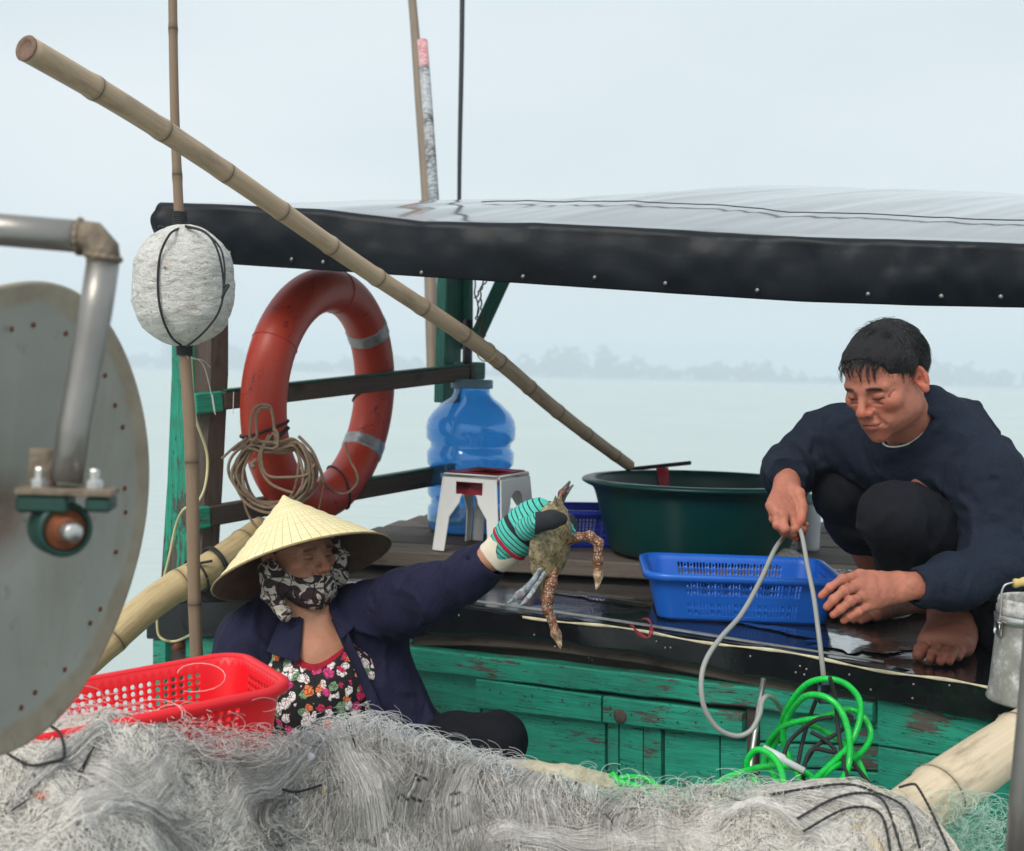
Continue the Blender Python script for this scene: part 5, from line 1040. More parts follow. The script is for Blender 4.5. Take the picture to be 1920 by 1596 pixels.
# far foot lying behind the hand
hl2 = PZ(1735, 1148, ZD); hl2[2] = ZD+.03; tb2 = [PZ(x, y, ZD) for x, y in ((1560, 1152), (1572, 1160), (1586, 1166), (1600, 1170), (1614, 1172))]
for q in tb2: q[2] = ZD+.010
bk2 = unit(hl2-sum(tb2)/5); bk2[2] = 0; toes2 = [[q+bk2*.05+np.array([0, 0, .014]), q+bk2*.02+np.array([0, 0, .006]), q] for q in tb2]
s = foot(hl2, hl2+np.array([-.045, .01, .06]), sum(tb2)/5, toes2, P(1630, 1030, hl2[1]+.05)); V, F = s.mesh(); parts.append((V, F, np.tile(SKF*.95, (len(V), 1))))
# hidden trunk and limbs of the body
s = SDF(P(1400, 500, 2.75)-np.array([.1, .4, .8]), np.array([1.5, 3.6, 1.6]), .012)
Pv = P(1900, 1060, 3.02); Cv = P(1745, 880, 2.86)
s.cap(Pv, Cv, .11, .12, k=.05); s.cap(Cv, neck_w, .10, .055, k=.05)
shN, elN, wrN = P(1832, 872, 2.70), P(1858, 1062, 2.60), P(1700, 1100, 2.52); s.chain([shN, elN, wrN], [.045, .034, .024], k=.02)
shF, elF, wrF = P(1610, 820, 2.98), P(1492, 868, 3.05), P(1478, 900, 2.86); s.chain([shF, elF, wrF], [.042, .034, .024], k=.02)
hipN, knN = P(1880, 1080, 2.93), P(1668, 962, 2.62); hipF, knF = P(1800, 1040, 3.15), P(1578, 925, 3.02)
s.chain([hipN, knN, P(1762, 1110, 2.80)], [.08, .05, .04], k=.02); s.chain([hipF, knF, P(1640, 1060, 3.2)], [.08, .05, .04], k=.02)
V, F = s.mesh(); parts.append((V, F, np.tile(SK, (len(V), 1))))
V, F, C = join(parts); mobj('body', V, F, M['skin'], man, col=C)
# fingernails
mb = MB()
def nail(tip, prev, up, r=.0052, ln=.009):
    ax = unit(np.asarray(tip)-prev); up = unit(np.asarray(up, float)-ax*np.dot(up, ax)); sd = np.cross(ax, up); V = []; 
    for i in range(6):
        for j in range(5):
            a = (j-2)*.42; V.append(np.asarray(tip)-ax*(.002-.0*i)+ax*(-ln*.5+ln*i/5*1.0)+up*(.0088*math.cos(a)-.0004*(i-3)**2*.3)+sd*(.0085*math.sin(a)*(1-.15*(i/5)**3)))
    mb.add(V, [(i*5+j, i*5+j+1, i*5+j+6, i*5+j+5) for i in range(5) for j in range(4)])
nail(fg2[0][-1], fg2[0][-2], (-.2, -1, .3)); nail(th2[-1], th2[-2], (.1, -1, .1))
mb2 = mb.obj('fingernails', basic('nail', L(205, 150, 130), .35), man)
# ---- sweater
def foldf(pls, amp=.006, wid=.012):
    """ridges/creases: list of (a,b,depth)"""
    def fn(p):
        r = 0
        for a, b, dp in pls:
            a = np.asarray(a); ba = np.asarray(b)-a; t_ = np.clip(((p-a)@ba)/(ba@ba), 0, 1); d = np.linalg.norm(p-a-t_[..., None]*ba, axis=-1); r = r-dp*np.exp(-(d/wid)**2)
        return r
    return fn
s = SDF(np.array([.35, 2.3, .86]), np.array([1.42, 3.5, 1.60]), .0052)
mid = P(1835, 965, 2.96)
s.cap(P(1925, 1050, 3.02), mid, .150, .136, k=.05); s.cap(mid, P(1758, 885, 2.88), .136, .128, k=.05); s.ell(P(1782, 846, 2.88), (.10, .11, .070), k=.05)
s.ell(P(1700, 868, 2.88), (.10, .12, .075), k=.05); s.cap(P(1778, 815, 2.82), P(1738, 778, 2.79), .080, .066, k=.05); s.ell(P(1655, 850, 2.95), (.085, .10, .060), k=.05)
s.chain([P(1808, 858, 2.76), P(1850, 905, 2.68), elN+np.array([.006, 0, 0])], [.085, .078, .062], k=.04); s.chain([elN, P(1790, 1095, 2.55), wrN+np.array([.03, 0, 0])], [.060, .051, .040], k=.03)
s.chain([P(1680, 838, 2.93), shF, P(1545, 825, 3.04), elF], [.07, .066, .060, .055], k=.05); s.chain([elF, P(1476, 882, 2.95), wrF+np.array([0, .0, .012])], [.056, .050, .040], k=.03)
# neck opening
nd = unit((.62, .22, -.50)); pc = P(1701, 800, 2.785); s.cap(P(1778, 822, 2.86), pc+nd*.012, .085, .069, k=.04); s.cut(pc, -nd, .082); s.cap(pc-nd*.05, pc+nd*.035, .0575, .052, k=.004, op='sub')
# cuffs open
dF = unit(wrF-P(1476, 882, 2.95)); s.cut(wrF+dF*.004, dF, .07); s.cap(wrF-dF*.03, wrF+dF*.05, .030, .031, k=.003, op='sub'); dN = unit(wrN-P(1790, 1095, 2.55)); s.cut(wrN+np.array([.016, 0, 0]), dN, .07); s.cap(wrN-dN*.045, wrN+dN*.05, .030, .031, k=.003, op='sub')
FD = [(P(1700, 800, 2.74), P(1690, 900, 2.72), .004), (P(1800, 880, 2.62), P(1770, 960, 2.66), .012), (P(1770, 940, 2.7), P(1810, 1010, 2.66), .007), (P(1860, 900, 2.6), P(1905, 1000, 2.75), .008), (P(1888, 1010, 2.55), P(1815, 1035, 2.5), .008), (P(1875, 1045, 2.5), P(1800, 1060, 2.48), .008), (P(1870, 1080, 2.5), P(1800, 1085, 2.48), .007), (P(1760, 1060, 2.5), P(1790, 1090, 2.49), .006), (P(1700, 1065, 2.5), P(1740, 1095, 2.48), .005),
      (P(1540, 790, 2.98), P(1520, 870, 2.98), .007), (P(1500, 820, 2.98), P(1510, 880, 2.94), .007), (P(1590, 800, 2.9), P(1640, 880, 2.85), .008), (P(1620, 850, 2.85), P(1680, 900, 2.8), .008), (P(1470, 850, 2.99), P(1500, 885, 2.93), .006), (P(1740, 830, 2.7), P(1830, 840, 2.7), .004), (P(1900, 900, 2.85), P(1850, 1000, 2.8), .006)]
s.field(foldf([(a, b, -abs(d)*1.35) for a, b, d in FD], wid=.010)); s.field(lambda p: .006*vnoise(p, 12, 2)+.0035*vnoise(p*np.array([1, 1, 1.6]), 34, 5)-.007*np.exp(-(vnoise(p*np.array([1.2, 1, .8]), 9, 11)/.13)**2)); V, F = s.mesh(); mobj('sweater', V, F, M['navy'], man)
mb = MB()
cp = []; e1 = unit(np.cross(nd, (1, .2, 0))); e2 = np.cross(nd, e1); nk = pc-nd*.003
for a in np.linspace(0, 2*math.pi, 60, endpoint=False): cp.append(nk+(e1*math.cos(a)+e2*math.sin(a))*(.0615)+nd*(.006*math.cos(a*2)))
V, F, T = tube(cp, .0022, 6, closed=True); mobj('collar_piping', V, F, basic('white_piping', L(205, 205, 190), .8, 0, .3, 200), man)
V, F, T = tube([q+nd*.009 for q in cp], .0065, 8, closed=True); mobj('collar', V, F, M['navy'], man)
# ---- trousers
s = SDF(np.array([.50, 2.40, .88]), np.array([1.45, 3.55, 1.36]), .0052)
s.ell(P(1900, 1095, 3.02), (.15, .15, .12), k=.05)
s.chain([hipN, P(1770, 1010, 2.76), knN+np.array([.01, 0, -.005])], [.105, .088, .072], k=.03); s.chain([knN+np.array([.015, .01, -.01]), P(1700, 1040, 2.70), P(1735, 1095, 2.76)], [.066, .060, .052], k=.025)
s.chain([hipF, P(1690, 985, 3.08), knF+np.array([.012, 0, 0])], [.10, .085, .068], k=.03); s.chain([knF, P(1600, 975, 3.06), P(1612, 1000, 3.09)], [.064, .060, .052], k=.025)
s.cap(P(1885, 1090, 2.92), P(1855, 1170, 2.90), .09, .060, k=.04)
s.field(foldf([(P(1650, 930, 2.55), P(1720, 1000, 2.6), -.007), (P(1690, 925, 2.55), P(1750, 1020, 2.6), -.007), (P(1640, 990, 2.6), P(1720, 1060, 2.6), -.006), (P(1550, 900, 2.95), P(1610, 960, 2.95), -.006), (P(1560, 985, 3.0), P(1620, 1000, 3.0), -.008), (P(1700, 1000, 2.6), P(1730, 1050, 2.65), -.005)], wid=.010)); s.field(lambda p: .004*vnoise(p, 16, 8)+.0025*vnoise(p, 36, 9)-.006*np.exp(-(vnoise(p, 11, 21)/.12)**2)); V, F = s.mesh(); mobj('trousers', V, F, M['trouser'], man)
# ---- hair
s = SDF((-.11, -.15, -.09), (.11, .13, .16), .003)
s.ell((0, -.022, .040), (.0815, .100, .0875), k=.01); s.ell((0, .030, .058), (.068, .058, .052), k=.02)
s.ell((0, .090, .029), (.080, .050, .058), k=.010, op='sub'); s.ell((0, -.03, -.115), (.12, .14, .085), k=.012, op='sub')
for x in (-1, 1): s.ell((x*.083, .010, -.014), (.03, .034, .034), k=.008, op='sub')
s.field(lambda p: .0030*fbm(p*np.array([1, .5, 1]), 45, 3)); V, F = s.mesh(); hair_o = mobj('hair', (MH@V.T).T+Hc, F, M['scalp'], man)
sel = V[rng.choice(len(V), 13000)]; cen = np.array([0, -.02, .03]); on = (sel-cen); on /= np.linalg.norm(on, axis=1)[:, None]; keep = (sel[:, 2] > -.045) & ~((sel[:, 1] > .045) & (sel[:, 2] < .088) & (rng.random(len(sel)) < .75)); sel, on = sel[keep], on[keep]
K = 7; ln = rng.uniform(.018, .040, len(sel)); flow = np.stack([on[:, 0]*.3, .75+0*on[:, 0], -.55+0*on[:, 0]], 1); flow[sel[:, 1] < -.02] = (0, -.25, -1); ln = np.where(sel[:, 1] > .035, ln*.62, ln); flow += rng.normal(size=flow.shape)*.28
tg = flow-on*(flow*on).sum(1)[:, None]; tg /= np.linalg.norm(tg, axis=1)[:, None]; pts = np.zeros((len(sel), K, 3)); pts[:, 0] = sel-on*.003
for i in range(1, K):
    d = tg*1.0+on*(.42-.14*i)[None] if False else tg+on*(.35-.13*i); d /= np.linalg.norm(d, axis=1)[:, None]; pts[:, i] = pts[:, i-1]+d*(ln/(K-1))[:, None]
# wet fringe locks over the forehead
fr = []
for lk in range(12):
    bx = -.052+.104*lk/11+rng.uniform(-.003, .003); L_ = rng.uniform(.012, .044)*(1 if abs(bx) < .045 else .6)
    for q in range(15):
        st_ = np.array([bx+rng.normal()*.005, .062-.25*abs(bx)+rng.normal()*.004, .096-.3*abs(bx)]); en = np.array([bx*1.03+.007*math.sin(lk*2.1), .099-.33*abs(bx), .076-L_+rng.normal()*.003]); p_ = []
        for t_ in np.linspace(0, 1, K): m_ = st_*(1-t_)+en*t_; m_[1] += .015*math.sin(t_*math.pi)*.8; m_[0] += .0015*math.sin(q+t_*3); p_.append(m_)
        fr.append(p_)
cow = []
for q in range(46):
    a = rng.uniform(-1, 1); st_ = np.array([a*.03, -.02+rng.uniform(-.04, .03), .125]); dr = unit((rng.normal()*.12+.1, .9+rng.normal()*.15, .42)); cow.append([st_+dr*.038*t_+np.array([0, -.012*t_*t_, -.016*t_*t_]) for t_ in np.linspace(0, 1, K)])
pts = np.concatenate([pts, np.array(fr), np.array(cow)]); pts = (pts.reshape(-1, 3)@MH.T+Hc).reshape(pts.shape); rr = np.repeat(np.linspace(1, .25, K)[None], len(pts), 0)*.00062
V, F = strands(pts, rr); mobj('hair_strands', V, F, M['hairs'], hair_o, smooth=True)
# ================================================================== the woman
wom = empty('person', P(600, 1420, 2.9), 'person in a conical hat, patterned scarf and dark blue jacket holding up a crab', 'person')
Wc = P(556, 1037, 2.985); WH = basis((.76, -.645, .02), (-.20, .12, 1))
HAX = unit(np.array([-.325, .345, .89])); HBC = P(568, 1064, 2.97); HAP = HBC+HAX*.183
def inhat(V):
    d = (V-HAP)@(-HAX); r = np.linalg.norm(V-HAP+d[:, None]*HAX, axis=1); need = np.maximum(0, (r+.012)/.2125*.183-d); need[(d > .183)] = 0; return V-HAX*need[:, None]
nkw = P(588, 1180, 2.98); ntl = WH.T@(nkw-Wc); s = head_sdf(ntl, True); V, F = s.mesh(); C = head_paint(V, SKW*.92, SKW*np.array([.9, .6, .6]), SKW*np.array([.32, .28, .27]), stub=False); parts = [(inhat((WH@V.T).T*.93+Wc), F, C)]
# neck and chest, forearm and wrist
s = SDF(P(420, 1120, 2.98)-np.array([.1, .35, .55]), P(980, 980, 2.7)+np.array([.1, .5, .15]), .0045)
s.cap(P(575, 1110, 3.0), P(592, 1195, 2.99), .050, .056, k=.03); s.ell(P(600, 1262, 3.0), (.135, .070, .11), k=.045); s.cap(P(560, 1215, 2.945), P(597, 1222, 2.93), .010, .008, k=.015); s.cap(P(650, 1200, 2.95), P(605, 1222, 2.93), .010, .008, k=.015)
s.cap(P(572, 1145, 2.955), P(596, 1215, 2.93), .010, .008, k=.02); s.cap(P(612, 1140, 2.955), P(602, 1215, 2.93), .010, .008, k=.02)
s.cap(P(600, 1250, 3.0), P(620, 1420, 3.02), .12, .13, k=.05); s.chain([P(700, 1140, 2.98), P(800, 1110, 2.84), P(918, 1045, 2.70), P(940, 1032, 2.695)], [.045, .036, .027, .026], k=.02); s.chain([P(480, 1220, 3.0), P(445, 1380, 2.9), P(520, 1450, 2.75)], [.045, .036, .028], k=.02)
s.field(lambda p: .001*fbm(p, 40, 2)); V, F = s.mesh(); parts.append((V, F, paint(V, SKW, [(P(598, 1215, 2.93), .05, SKW*np.array([1.1, .88, .82]), .4)])))
V, F, C = join(parts); mobj('body', V, F, M['skin'], wom, col=C)
# dark hair at temple under the hat
s = SDF((-.11, -.15, -.10), (.11, .13, .16), .0035); s.ell((0, -.02, .040), (.081, .098, .087), k=.01); s.ell((0, .084, -.012), (.080, .055, .060), k=.012, op='sub'); s.ell((0, -.03, -.13), (.12, .14, .085), k=.01, op='sub'); V, F = s.mesh(); mobj('hair', inhat((WH@V.T).T*.93+Wc), F, M['scalp'], wom)
# shirt
s = SDF(P(420, 1150, 2.98)-np.array([.05, .3, .5]), P(800, 1150, 2.98)+np.array([.05, .25, .05]), .0045)
s.ell(P(604, 1276, 2.985), (.150, .112, .122), k=.05); s.cap(P(610, 1300, 3.0), P(625, 1460, 3.02), .135, .145, k=.06); s.cap(P(548, 1215, 3.0), P(560, 1260, 3.0), .05, .06, k=.05); s.cap(P(672, 1165, 3.0), P(655, 1260, 3.0), .05, .06, k=.05)
nc = P(592, 1158, 2.96); s.ell(nc+np.array([.006, -.03, .0]), (.070, .13, .095), k=.004, op='sub')
s.field(lambda p: .004*vnoise(p*np.array([1.5, 1, .6]), 18, 3)); V, F = s.mesh(); fc_ = V[F].mean(1); qn = (fc_-(nc+np.array([.006, -.03, .0])))/np.array([.070, .13, .095])/1.17; ins_ = ((qn**2).sum(1) < 1) & (fc_[:, 2] < nc[2]+.02); sh_o = mobj('shirt', V, F[~ins_], M['floral'], wom); mobj('neckline', V+np.array([0, -.001, 0]), F[ins_], M['redtrim'], wom)
# jacket
s = SDF(P(395, 1100, 2.98)-np.array([.05, .32, .50]), np.array([P(960, 1000, 2.6)[0], 3.28, 1.22]), .0050)
s.cap(P(470, 1195, 3.03), P(450, 1420, 3.02), .075, .085, k=.05); s.cap(P(515, 1160, 3.03), P(470, 1215, 3.03), .060, .070, k=.05); s.cap(P(500, 1250, 3.02), P(490, 1450, 3.0), .085, .09, k=.05)
s.chain([P(462, 1215, 2.98), P(440, 1330, 2.93), P(470, 1440, 2.85)], [.066, .058, .05], k=.04)
s.cap(P(660, 1150, 3.03), P(705, 1160, 3.01), .060, .070, k=.05); s.cap(P(690, 1180, 3.02), P(720, 1330, 3.0), .080, .088, k=.06); s.cap(P(715, 1300, 3.0), P(770, 1400, 2.97), .085, .09, k=.05); s.cap(P(740, 1340, 2.98), P(815, 1400, 2.95), .045, .045, k=.05); s.ell(P(585, 1230, 3.12), (.17, .07, .15), k=.05)
s.chain([P(690, 1150, 2.99), P(760, 1130, 2.90), P(820, 1108, 2.82), P(880, 1078, 2.75), P(922, 1050, 2.705)], [.070, .068, .058, .049, .042], k=.04)
dJ = unit(P(922, 1050, 2.705)-P(880, 1078, 2.75)); s.cut(P(922, 1050, 2.705)+dJ*.006, dJ, .08); s.cap(P(890, 1070, 2.735), P(975, 1015, 2.67), .032, .034, k=.003, op='sub')
# front opening
hole = [P(596, 1165, 2.90), P(618, 1240, 2.86), P(640, 1330, 2.86), P(666, 1450, 2.86)]; s.chain(hole, [.042, .052, .068, .085], k=.012, op='sub'); s.cap(P(590, 1130, 3.0), P(602, 1230, 2.94), .052, .056, k=.008, op='sub')
FD = [(P(700, 1120, 2.88), P(760, 1190, 2.86)), (P(735, 1100, 2.86), P(780, 1170, 2.84)), (P(725, 1170, 2.90), P(745, 1250, 2.90)), (P(770, 1090, 2.82), P(800, 1150, 2.8)), (P(820, 1070, 2.76), P(850, 1120, 2.76)), (P(700, 1200, 2.92), P(790, 1380, 2.87)), (P(740, 1220, 2.92), P(800, 1340, 2.9)), (P(455, 1250, 2.9), P(440, 1340, 2.86)), (P(490, 1280, 2.9), P(480, 1380, 2.9)), (P(460, 1190, 2.95), P(490, 1230, 2.93)), (P(880, 1050, 2.7), P(890, 1090, 2.7))]
s.field(foldf([(a, b, -.0105) for a, b in FD], wid=.010)); s.field(lambda p: .005*vnoise(p, 13, 3)+.003*vnoise(p, 34, 6)-.006*np.exp(-(vnoise(p*np.array([1, 1, .8]), 10, 31)/.13)**2)); V, F = s.mesh(); mobj('jacket', V, F, M['purple'], wom)
# collar lapels as folded flaps
def flap(pts, Ys, name, m, par, th=.006, bulge=.012):
    """quad patch from 4 corners (px) tl,tr,br,bl"""
    c = [P(x, y, Y) for (x, y), Y in zip(pts, Ys)]; V = []; n = 10
    for i in range(n+1):
        for j in range(n+1):
            u_, v_ = i/n, j/n; q = (c[0]*(1-u_)+c[1]*u_)*(1-v_)+(c[3]*(1-u_)+c[2]*u_)*v_; q = q+np.array([0, -bulge*math.sin(u_*math.pi)*(.4+.6*math.sin(v_*math.pi))-.002*math.sin(v_*9), 0]); V.append(q)
    F = [(i*(n+1)+j, (i+1)*(n+1)+j, (i+1)*(n+1)+j+1, i*(n+1)+j+1) for i in range(n) for j in range(n)]; o = mobj(name, V, F, m, par); mod(o, 'SOLIDIFY', thickness=th, offset=0); mod(o, 'BEVEL', width=.0015, segments=2); return o
flap([(536, 1136), (568, 1160), (562, 1243), (500, 1222)], [3.0, 2.925, 2.872, 2.885], 'collar', M['purple'], wom); flap([(614, 1130), (636, 1122), (674, 1166), (640, 1200)], [2.96, 2.99, 2.925, 2.89], 'collar', M['purple'], wom)
flap([(548, 1165), (560, 1160), (582, 1320), (548, 1300)], [2.93, 2.925, 2.88, 2.89], 'lapel', M['purple'], wom, bulge=.004); flap([(622, 1160), (650, 1180), (740, 1380), (706, 1350)], [2.93, 2.90, 2.87, 2.87], 'lapel', M['purple'], wom, bulge=.006)
# trousers: bent knee at the right
s = SDF(P(700, 1300, 3.0)-np.array([.15, .5, .45]), P(1000, 1290, 3.0)+np.array([.05, .25, .02]), .006)
s.chain([P(760, 1450, 2.98), P(860, 1400, 2.90), P(930, 1388, 2.82)], [.075, .072, .062], k=.04); s.chain([P(935, 1392, 2.82), P(930, 1480, 2.80), P(920, 1620, 2.80)], [.060, .058, .05], k=.03); s.field(lambda p: .004*vnoise(p, 18, 3)+.003*vnoise(p, 40, 5)); V, F = s.mesh(); mobj('trousers', V, F, M['trouser'], wom)
# scarf over mouth and chin
s = SDF((-.13, -.12, -.19), (.13, .15, .06), .0028)
s.ell((0, .030, -.075), (.067, .078, .050), k=.02); s.ell((0, .060, -.088), (.050, .056, .045), k=.02); s.ell((0, .02, -.055), (.083, .045, .040), k=.02); s.cap((-.078, .01, -.035), (.078, .01, -.035), .030, k=.02)
s.ell((0, .05, .002), (.10, .09, .043), k=.006, op='sub'); s.cap((-.072, .045, .035), (-.088, .052, -.030), .016, .026, k=.02); s.cap((-.088, .052, -.030), (-.082, .060, -.062), .030, .024, k=.01); s.cap((-.085, .050, -.05), (-.095, .05, -.085), .018, .008, k=.01)
s.cap((.082, -.02, -.030), (.088, .01, -.085), .018, .022, k=.02); s.cap((.088, .01, -.085), (.078, .045, -.135), .020, .016, k=.01)
s.cap((0, -.02, -.08), tuple(ntl*.8), .045, .05, k=.004, op='sub')
s.field(lambda p: .004*vnoise(p*np.array([1, 1, 1.8]), 30, 2)-.004*np.abs(vnoise(p*np.array([.6, .6, 2.0]), 40, 5))); V, F = s.mesh(); mobj('scarf', inhat((WH@V.T).T*.95+Wc), F, M['scarf'], wom)
# hat
ap, bc_ = P(520, 925, 3.05), HBC; axis = ap-bc_; hgt = np.linalg.norm(axis); axis = unit(axis); 
# tilt the apex slightly away so the far underside shows
axis = unit(np.array([-.325, .345, .89])); RB = .2125; hgt = .183; ap = bc_+axis*hgt
ht = mobj('conical_hat', *lathe([(.0015, 0), (.004, -.0018)]+[(RB*t_**1.02+.0012*math.sin(t_*16*math.pi), -hgt*t_) for t_ in np.linspace(.03, 1, 60)], ap, 160, axis)[:2], M['hat'], wom, tc=lathe([(.0015, 0), (.004, -.0018)]+[(RB*t_**1.02, -hgt*t_) for t_ in np.linspace(.03, 1, 60)], ap, 160, axis)[2], label='pale palm leaf conical hat tilted back')
hi = lathe([(RB*t_*.985, -hgt*t_-.003) for t_ in np.linspace(.03, 1, 20)], ap, 96, axis); mobj('hat_lining', hi[0], [f[::-1] for f in hi[1]], M['hatin'], ht)
e1 = unit(np.cross(axis, (0, 1, 0))); e2 = np.cross(axis, e1); pts = [ap-axis*hgt+(e1*math.cos(a)+e2*math.sin(a))*RB for a in np.linspace(0, 2*math.pi, 200, endpoint=False)]; V, F, T = tube(pts, .0028, 8, closed=True); mobj('hat_rim', V, F, M['hatrim'], ht, tc=T)
# ---- glove
gw = P(935, 1035, 2.695); gk = P(1012, 962, 2.66); gax = unit(gk-gw); s = SDF(P(900, 1090, 2.75)-np.array([.02, .22, .02]), P(1095, 900, 2.6)+np.array([.02, .14, .02]), .0022)
s.cap(gw-gax*.002, P(975, 1000, 2.68), .036, .040, k=.02, flat=((0, 1, 0), .82)); s.cap(P(968, 1003, 2.68), P(1000, 972, 2.675), .042, .038, k=.02, flat=((0, 1, 0), .75)); s.cap(P(985, 985, 2.675), P(1012, 958, 2.69), .034, .026, k=.02)
thb = PP((988, 992, 2.63), (1010, 979, 2.59), (1035, 974, 2.585), (1051, 973, 2.60)); s.chain(thb, [.024, .0185, .0172, .0145], k=.012)
for k_, pl in enumerate((((1008, 952, 2.72), (1045, 950, 2.755), (1068, 975, 2.745), (1066, 985, 2.72)), ((1006, 968, 2.735), (1045, 968, 2.765), (1072, 985, 2.745), (1070, 998, 2.72)), ((1000, 985, 2.735), (1035, 990, 2.765), (1060, 1004, 2.75), (1060, 1012, 2.73)), ((992, 1002, 2.725), (1020, 1012, 2.75), (1042, 1022, 2.74)))): s.chain(PP(*pl), [.0135, .0130, .0125, .0120][:len(pl)], k=.006)
s.field(lambda p: .0008*vnoise(p, 120, 2)+.0014*vnoise(p, 45, 4)); V, F = s.mesh(); dst = ((V-gw)@gax); tcx = np.stack([dst, V[:, 1], V[:, 2]], 1)
tipd = np.minimum.reduce([np.linalg.norm(V-q, axis=1) for q in list(thb[1:])]); Cg = np.ones((len(V), 3)); blk = (tipd < .030) & (V[:, 1] < 2.66) & (V[:, 0] > P(1003, 970, 2.6)[0]); blk |= (V[:, 1] > 2.715) & (V[:, 0] > P(1040, 970, 2.72)[0]); Cg[blk] = (0, 0, 0)
mobj('glove', V, F, M['glove'], wom, col=Cg, tc=tcx)
s = SDF(P(905, 1090, 2.75)-np.array([.03, .09, .02]), P(985, 985, 2.65)+np.array([.02, .09, .02]), .0025); s.cap(P(920, 1050, 2.70), P(953, 1022, 2.688), .0385, .0405, k=.01, flat=((0, 1, 0), .86)); dG = unit(P(920, 1050, 2.70)-P(953, 1022, 2.688)); s.cut(P(923, 1047, 2.70), dG, .08); s.cap(P(900, 1067, 2.71), P(935, 1038, 2.70), .031, .031, k=.003, op='sub'); s.field(lambda p: .0018*vnoise(p, 60, 4)); V, F = s.mesh(); mobj('glove_cuff', V, F, basic('cream_glove_cuff', L(215, 205, 185), .85, 0, .1, 60, .4, 300), wom)
q0 = P(955, 1019, 2.687); e1 = unit(np.cross(gax, (0, 1, 0))); e2 = np.cross(gax, e1); V, F, T = tube([q0+e1*math.cos(a)*.0425+e2*math.sin(a)*.0365 for a in np.linspace(0, 2*math.pi, 40, endpoint=False)], .0038, 7, closed=True); mobj('glove_hem', V, F, M['redtrim'], wom)
# ================================================================== the crab
cb = P(1030, 1030, 2.655); crab = empty('crab', cb, 'live brown spotted crab with dangling claws held up by its back', 'crab')
cw = unit(P(1040, 940, 2.66)-P(1012, 1088, 2.65)); cfr = unit(np.cross(cw, (0, 1, 0)));cfr = cfr if cfr[0] > 0 else -cfr; cfr = unit(cfr+np.array([0, .85, 0])); cn = unit(np.cross(cw, cfr)); cn = cn if cn[1] < 0 else -cn
cc = P(1032, 1018, 2.655); s = SDF(cc-np.array([.13, .09, .13]), cc+np.array([.12, .09, .13]), .0017)
Rm = np.stack([cw, cfr, cn])
s.ell(cc, (.088, .056, .017), R=Rm, k=.01); s.ell(cc+cn*.006, (.062, .040, .016), R=Rm, k=.015); s.ell(cc-cn*.008-cfr*.002, (.060, .042, .017), R=Rm, k=.015)
for sg in (-1, 1): s.cap(cc+cw*sg*.070, cc+cw*sg*.104+cfr*.004, .010, .0015, k=.010)
for i in range(-8, 9):
    t_ = i/9.0; q = cc+cw*.078*t_+cfr*.047*math.sqrt(max(0, 1-t_*t_*.92)); s.cap(q-cfr*.004, q+cfr*.0105+cw*t_*.004, .0042, .0008, k=.002)
s.field(lambda p: .0012*fbm(p, 60, 3)); V, F = s.mesh(); r_ = V-cc; sp = np.zeros((len(V), 3)); sp[:, 0] = .25
C = paint(V, np.array(L(165, 148, 112))*.85, [(cc+cw*.05, .03, np.array(L(170, 155, 115))*.8, .6), (cc-cw*.03+cn*.01, .02, np.array(L(110, 92, 70))*.5, .5), (cc-cfr*.04, (.03, .03, .06), np.array(L(140, 135, 120))*.6, .4), (cc+cfr*.045, (.02, .02, .08), np.array(L(130, 95, 70))*.6, .6)]); mobj('carapace', V, F, M['crab'], crab, col=C, tc=sp)
CB_ = np.array(L(140, 88, 60))*.72; CW_ = np.array(L(225, 195, 170))*.8; CBL = np.array(L(130, 140, 155))*.6
def claw(name, pl, rs, spots=True):
    c = PP(*pl); s = SDF(c.min(0)-.03, c.max(0)+.03, .0015); s.chain(c, rs, k=.004)
    for i in range(1, len(c)-1): s.ell(c[i], (rs[i]*1.1,)*3, k=.004)
    tip = c[-1]; pre = c[-2]; ax_ = unit(tip-pre); sd = unit(np.cross(ax_, (0, 1, 0))); s.cap(pre+ax_*.004+sd*.006, tip+sd*.004-ax_*.006, rs[-2]*.62, .0013, k=.0015)
    for i in range(34):
        t_ = rng.uniform(0, .8)*(len(c)-1); j = min(int(t_), len(c)-2); q = c[j]*(1-(t_-j))+c[j+1]*(t_-j); rr = rs[j]; d = unit(rng.normal(size=3)*np.array([1, .6, 1])); s.ell(q+d*rr*.92, (.0019,)*3, k=.002)
    V, F = s.mesh(); C = paint(V, CB_, [(tip, .036, CW_*1.1, 1)]); sp = np.zeros((len(V), 3)); dd = np.linalg.norm(V-tip, axis=1); sp[:, 0] = np.clip((dd-.03)/.02, 0, 1); mobj(name, V, F, M['crab'], crab, col=C, tc=sp)
claw('claw', [(1062, 1018, 2.66), (1084, 1008, 2.64), (1106, 1006, 2.625), (1122, 1018, 2.62), (1121, 1052, 2.615), (1121, 1078, 2.615), (1118, 1106, 2.615)], [.007, .0095, .0105, .010, .0095, .0085, .0014])
claw('claw', [(1040, 1068, 2.65), (1033, 1095, 2.635), (1026, 1122, 2.625), (1026, 1143, 2.62), (1034, 1160, 2.615), (1042, 1188, 2.61), (1051, 1217, 2.61)], [.0085, .0115, .0120, .0095, .0085, .0095, .0014])
def leg(pl, rs, col): 
    c = PP(*pl); s = SDF(c.min(0)-.02, c.max(0)+.02, .0013); s.chain(c, rs, k=.003, flat=((0.3, 1, 0), .55)); V, F = s.mesh(); sp = np.zeros((len(V), 3)); mobj('leg', V, F, M['crab'], crab, col=paint(V, col, [(c[-2], .008, np.array(L(140, 60, 60))*.6, .4)]), tc=sp)
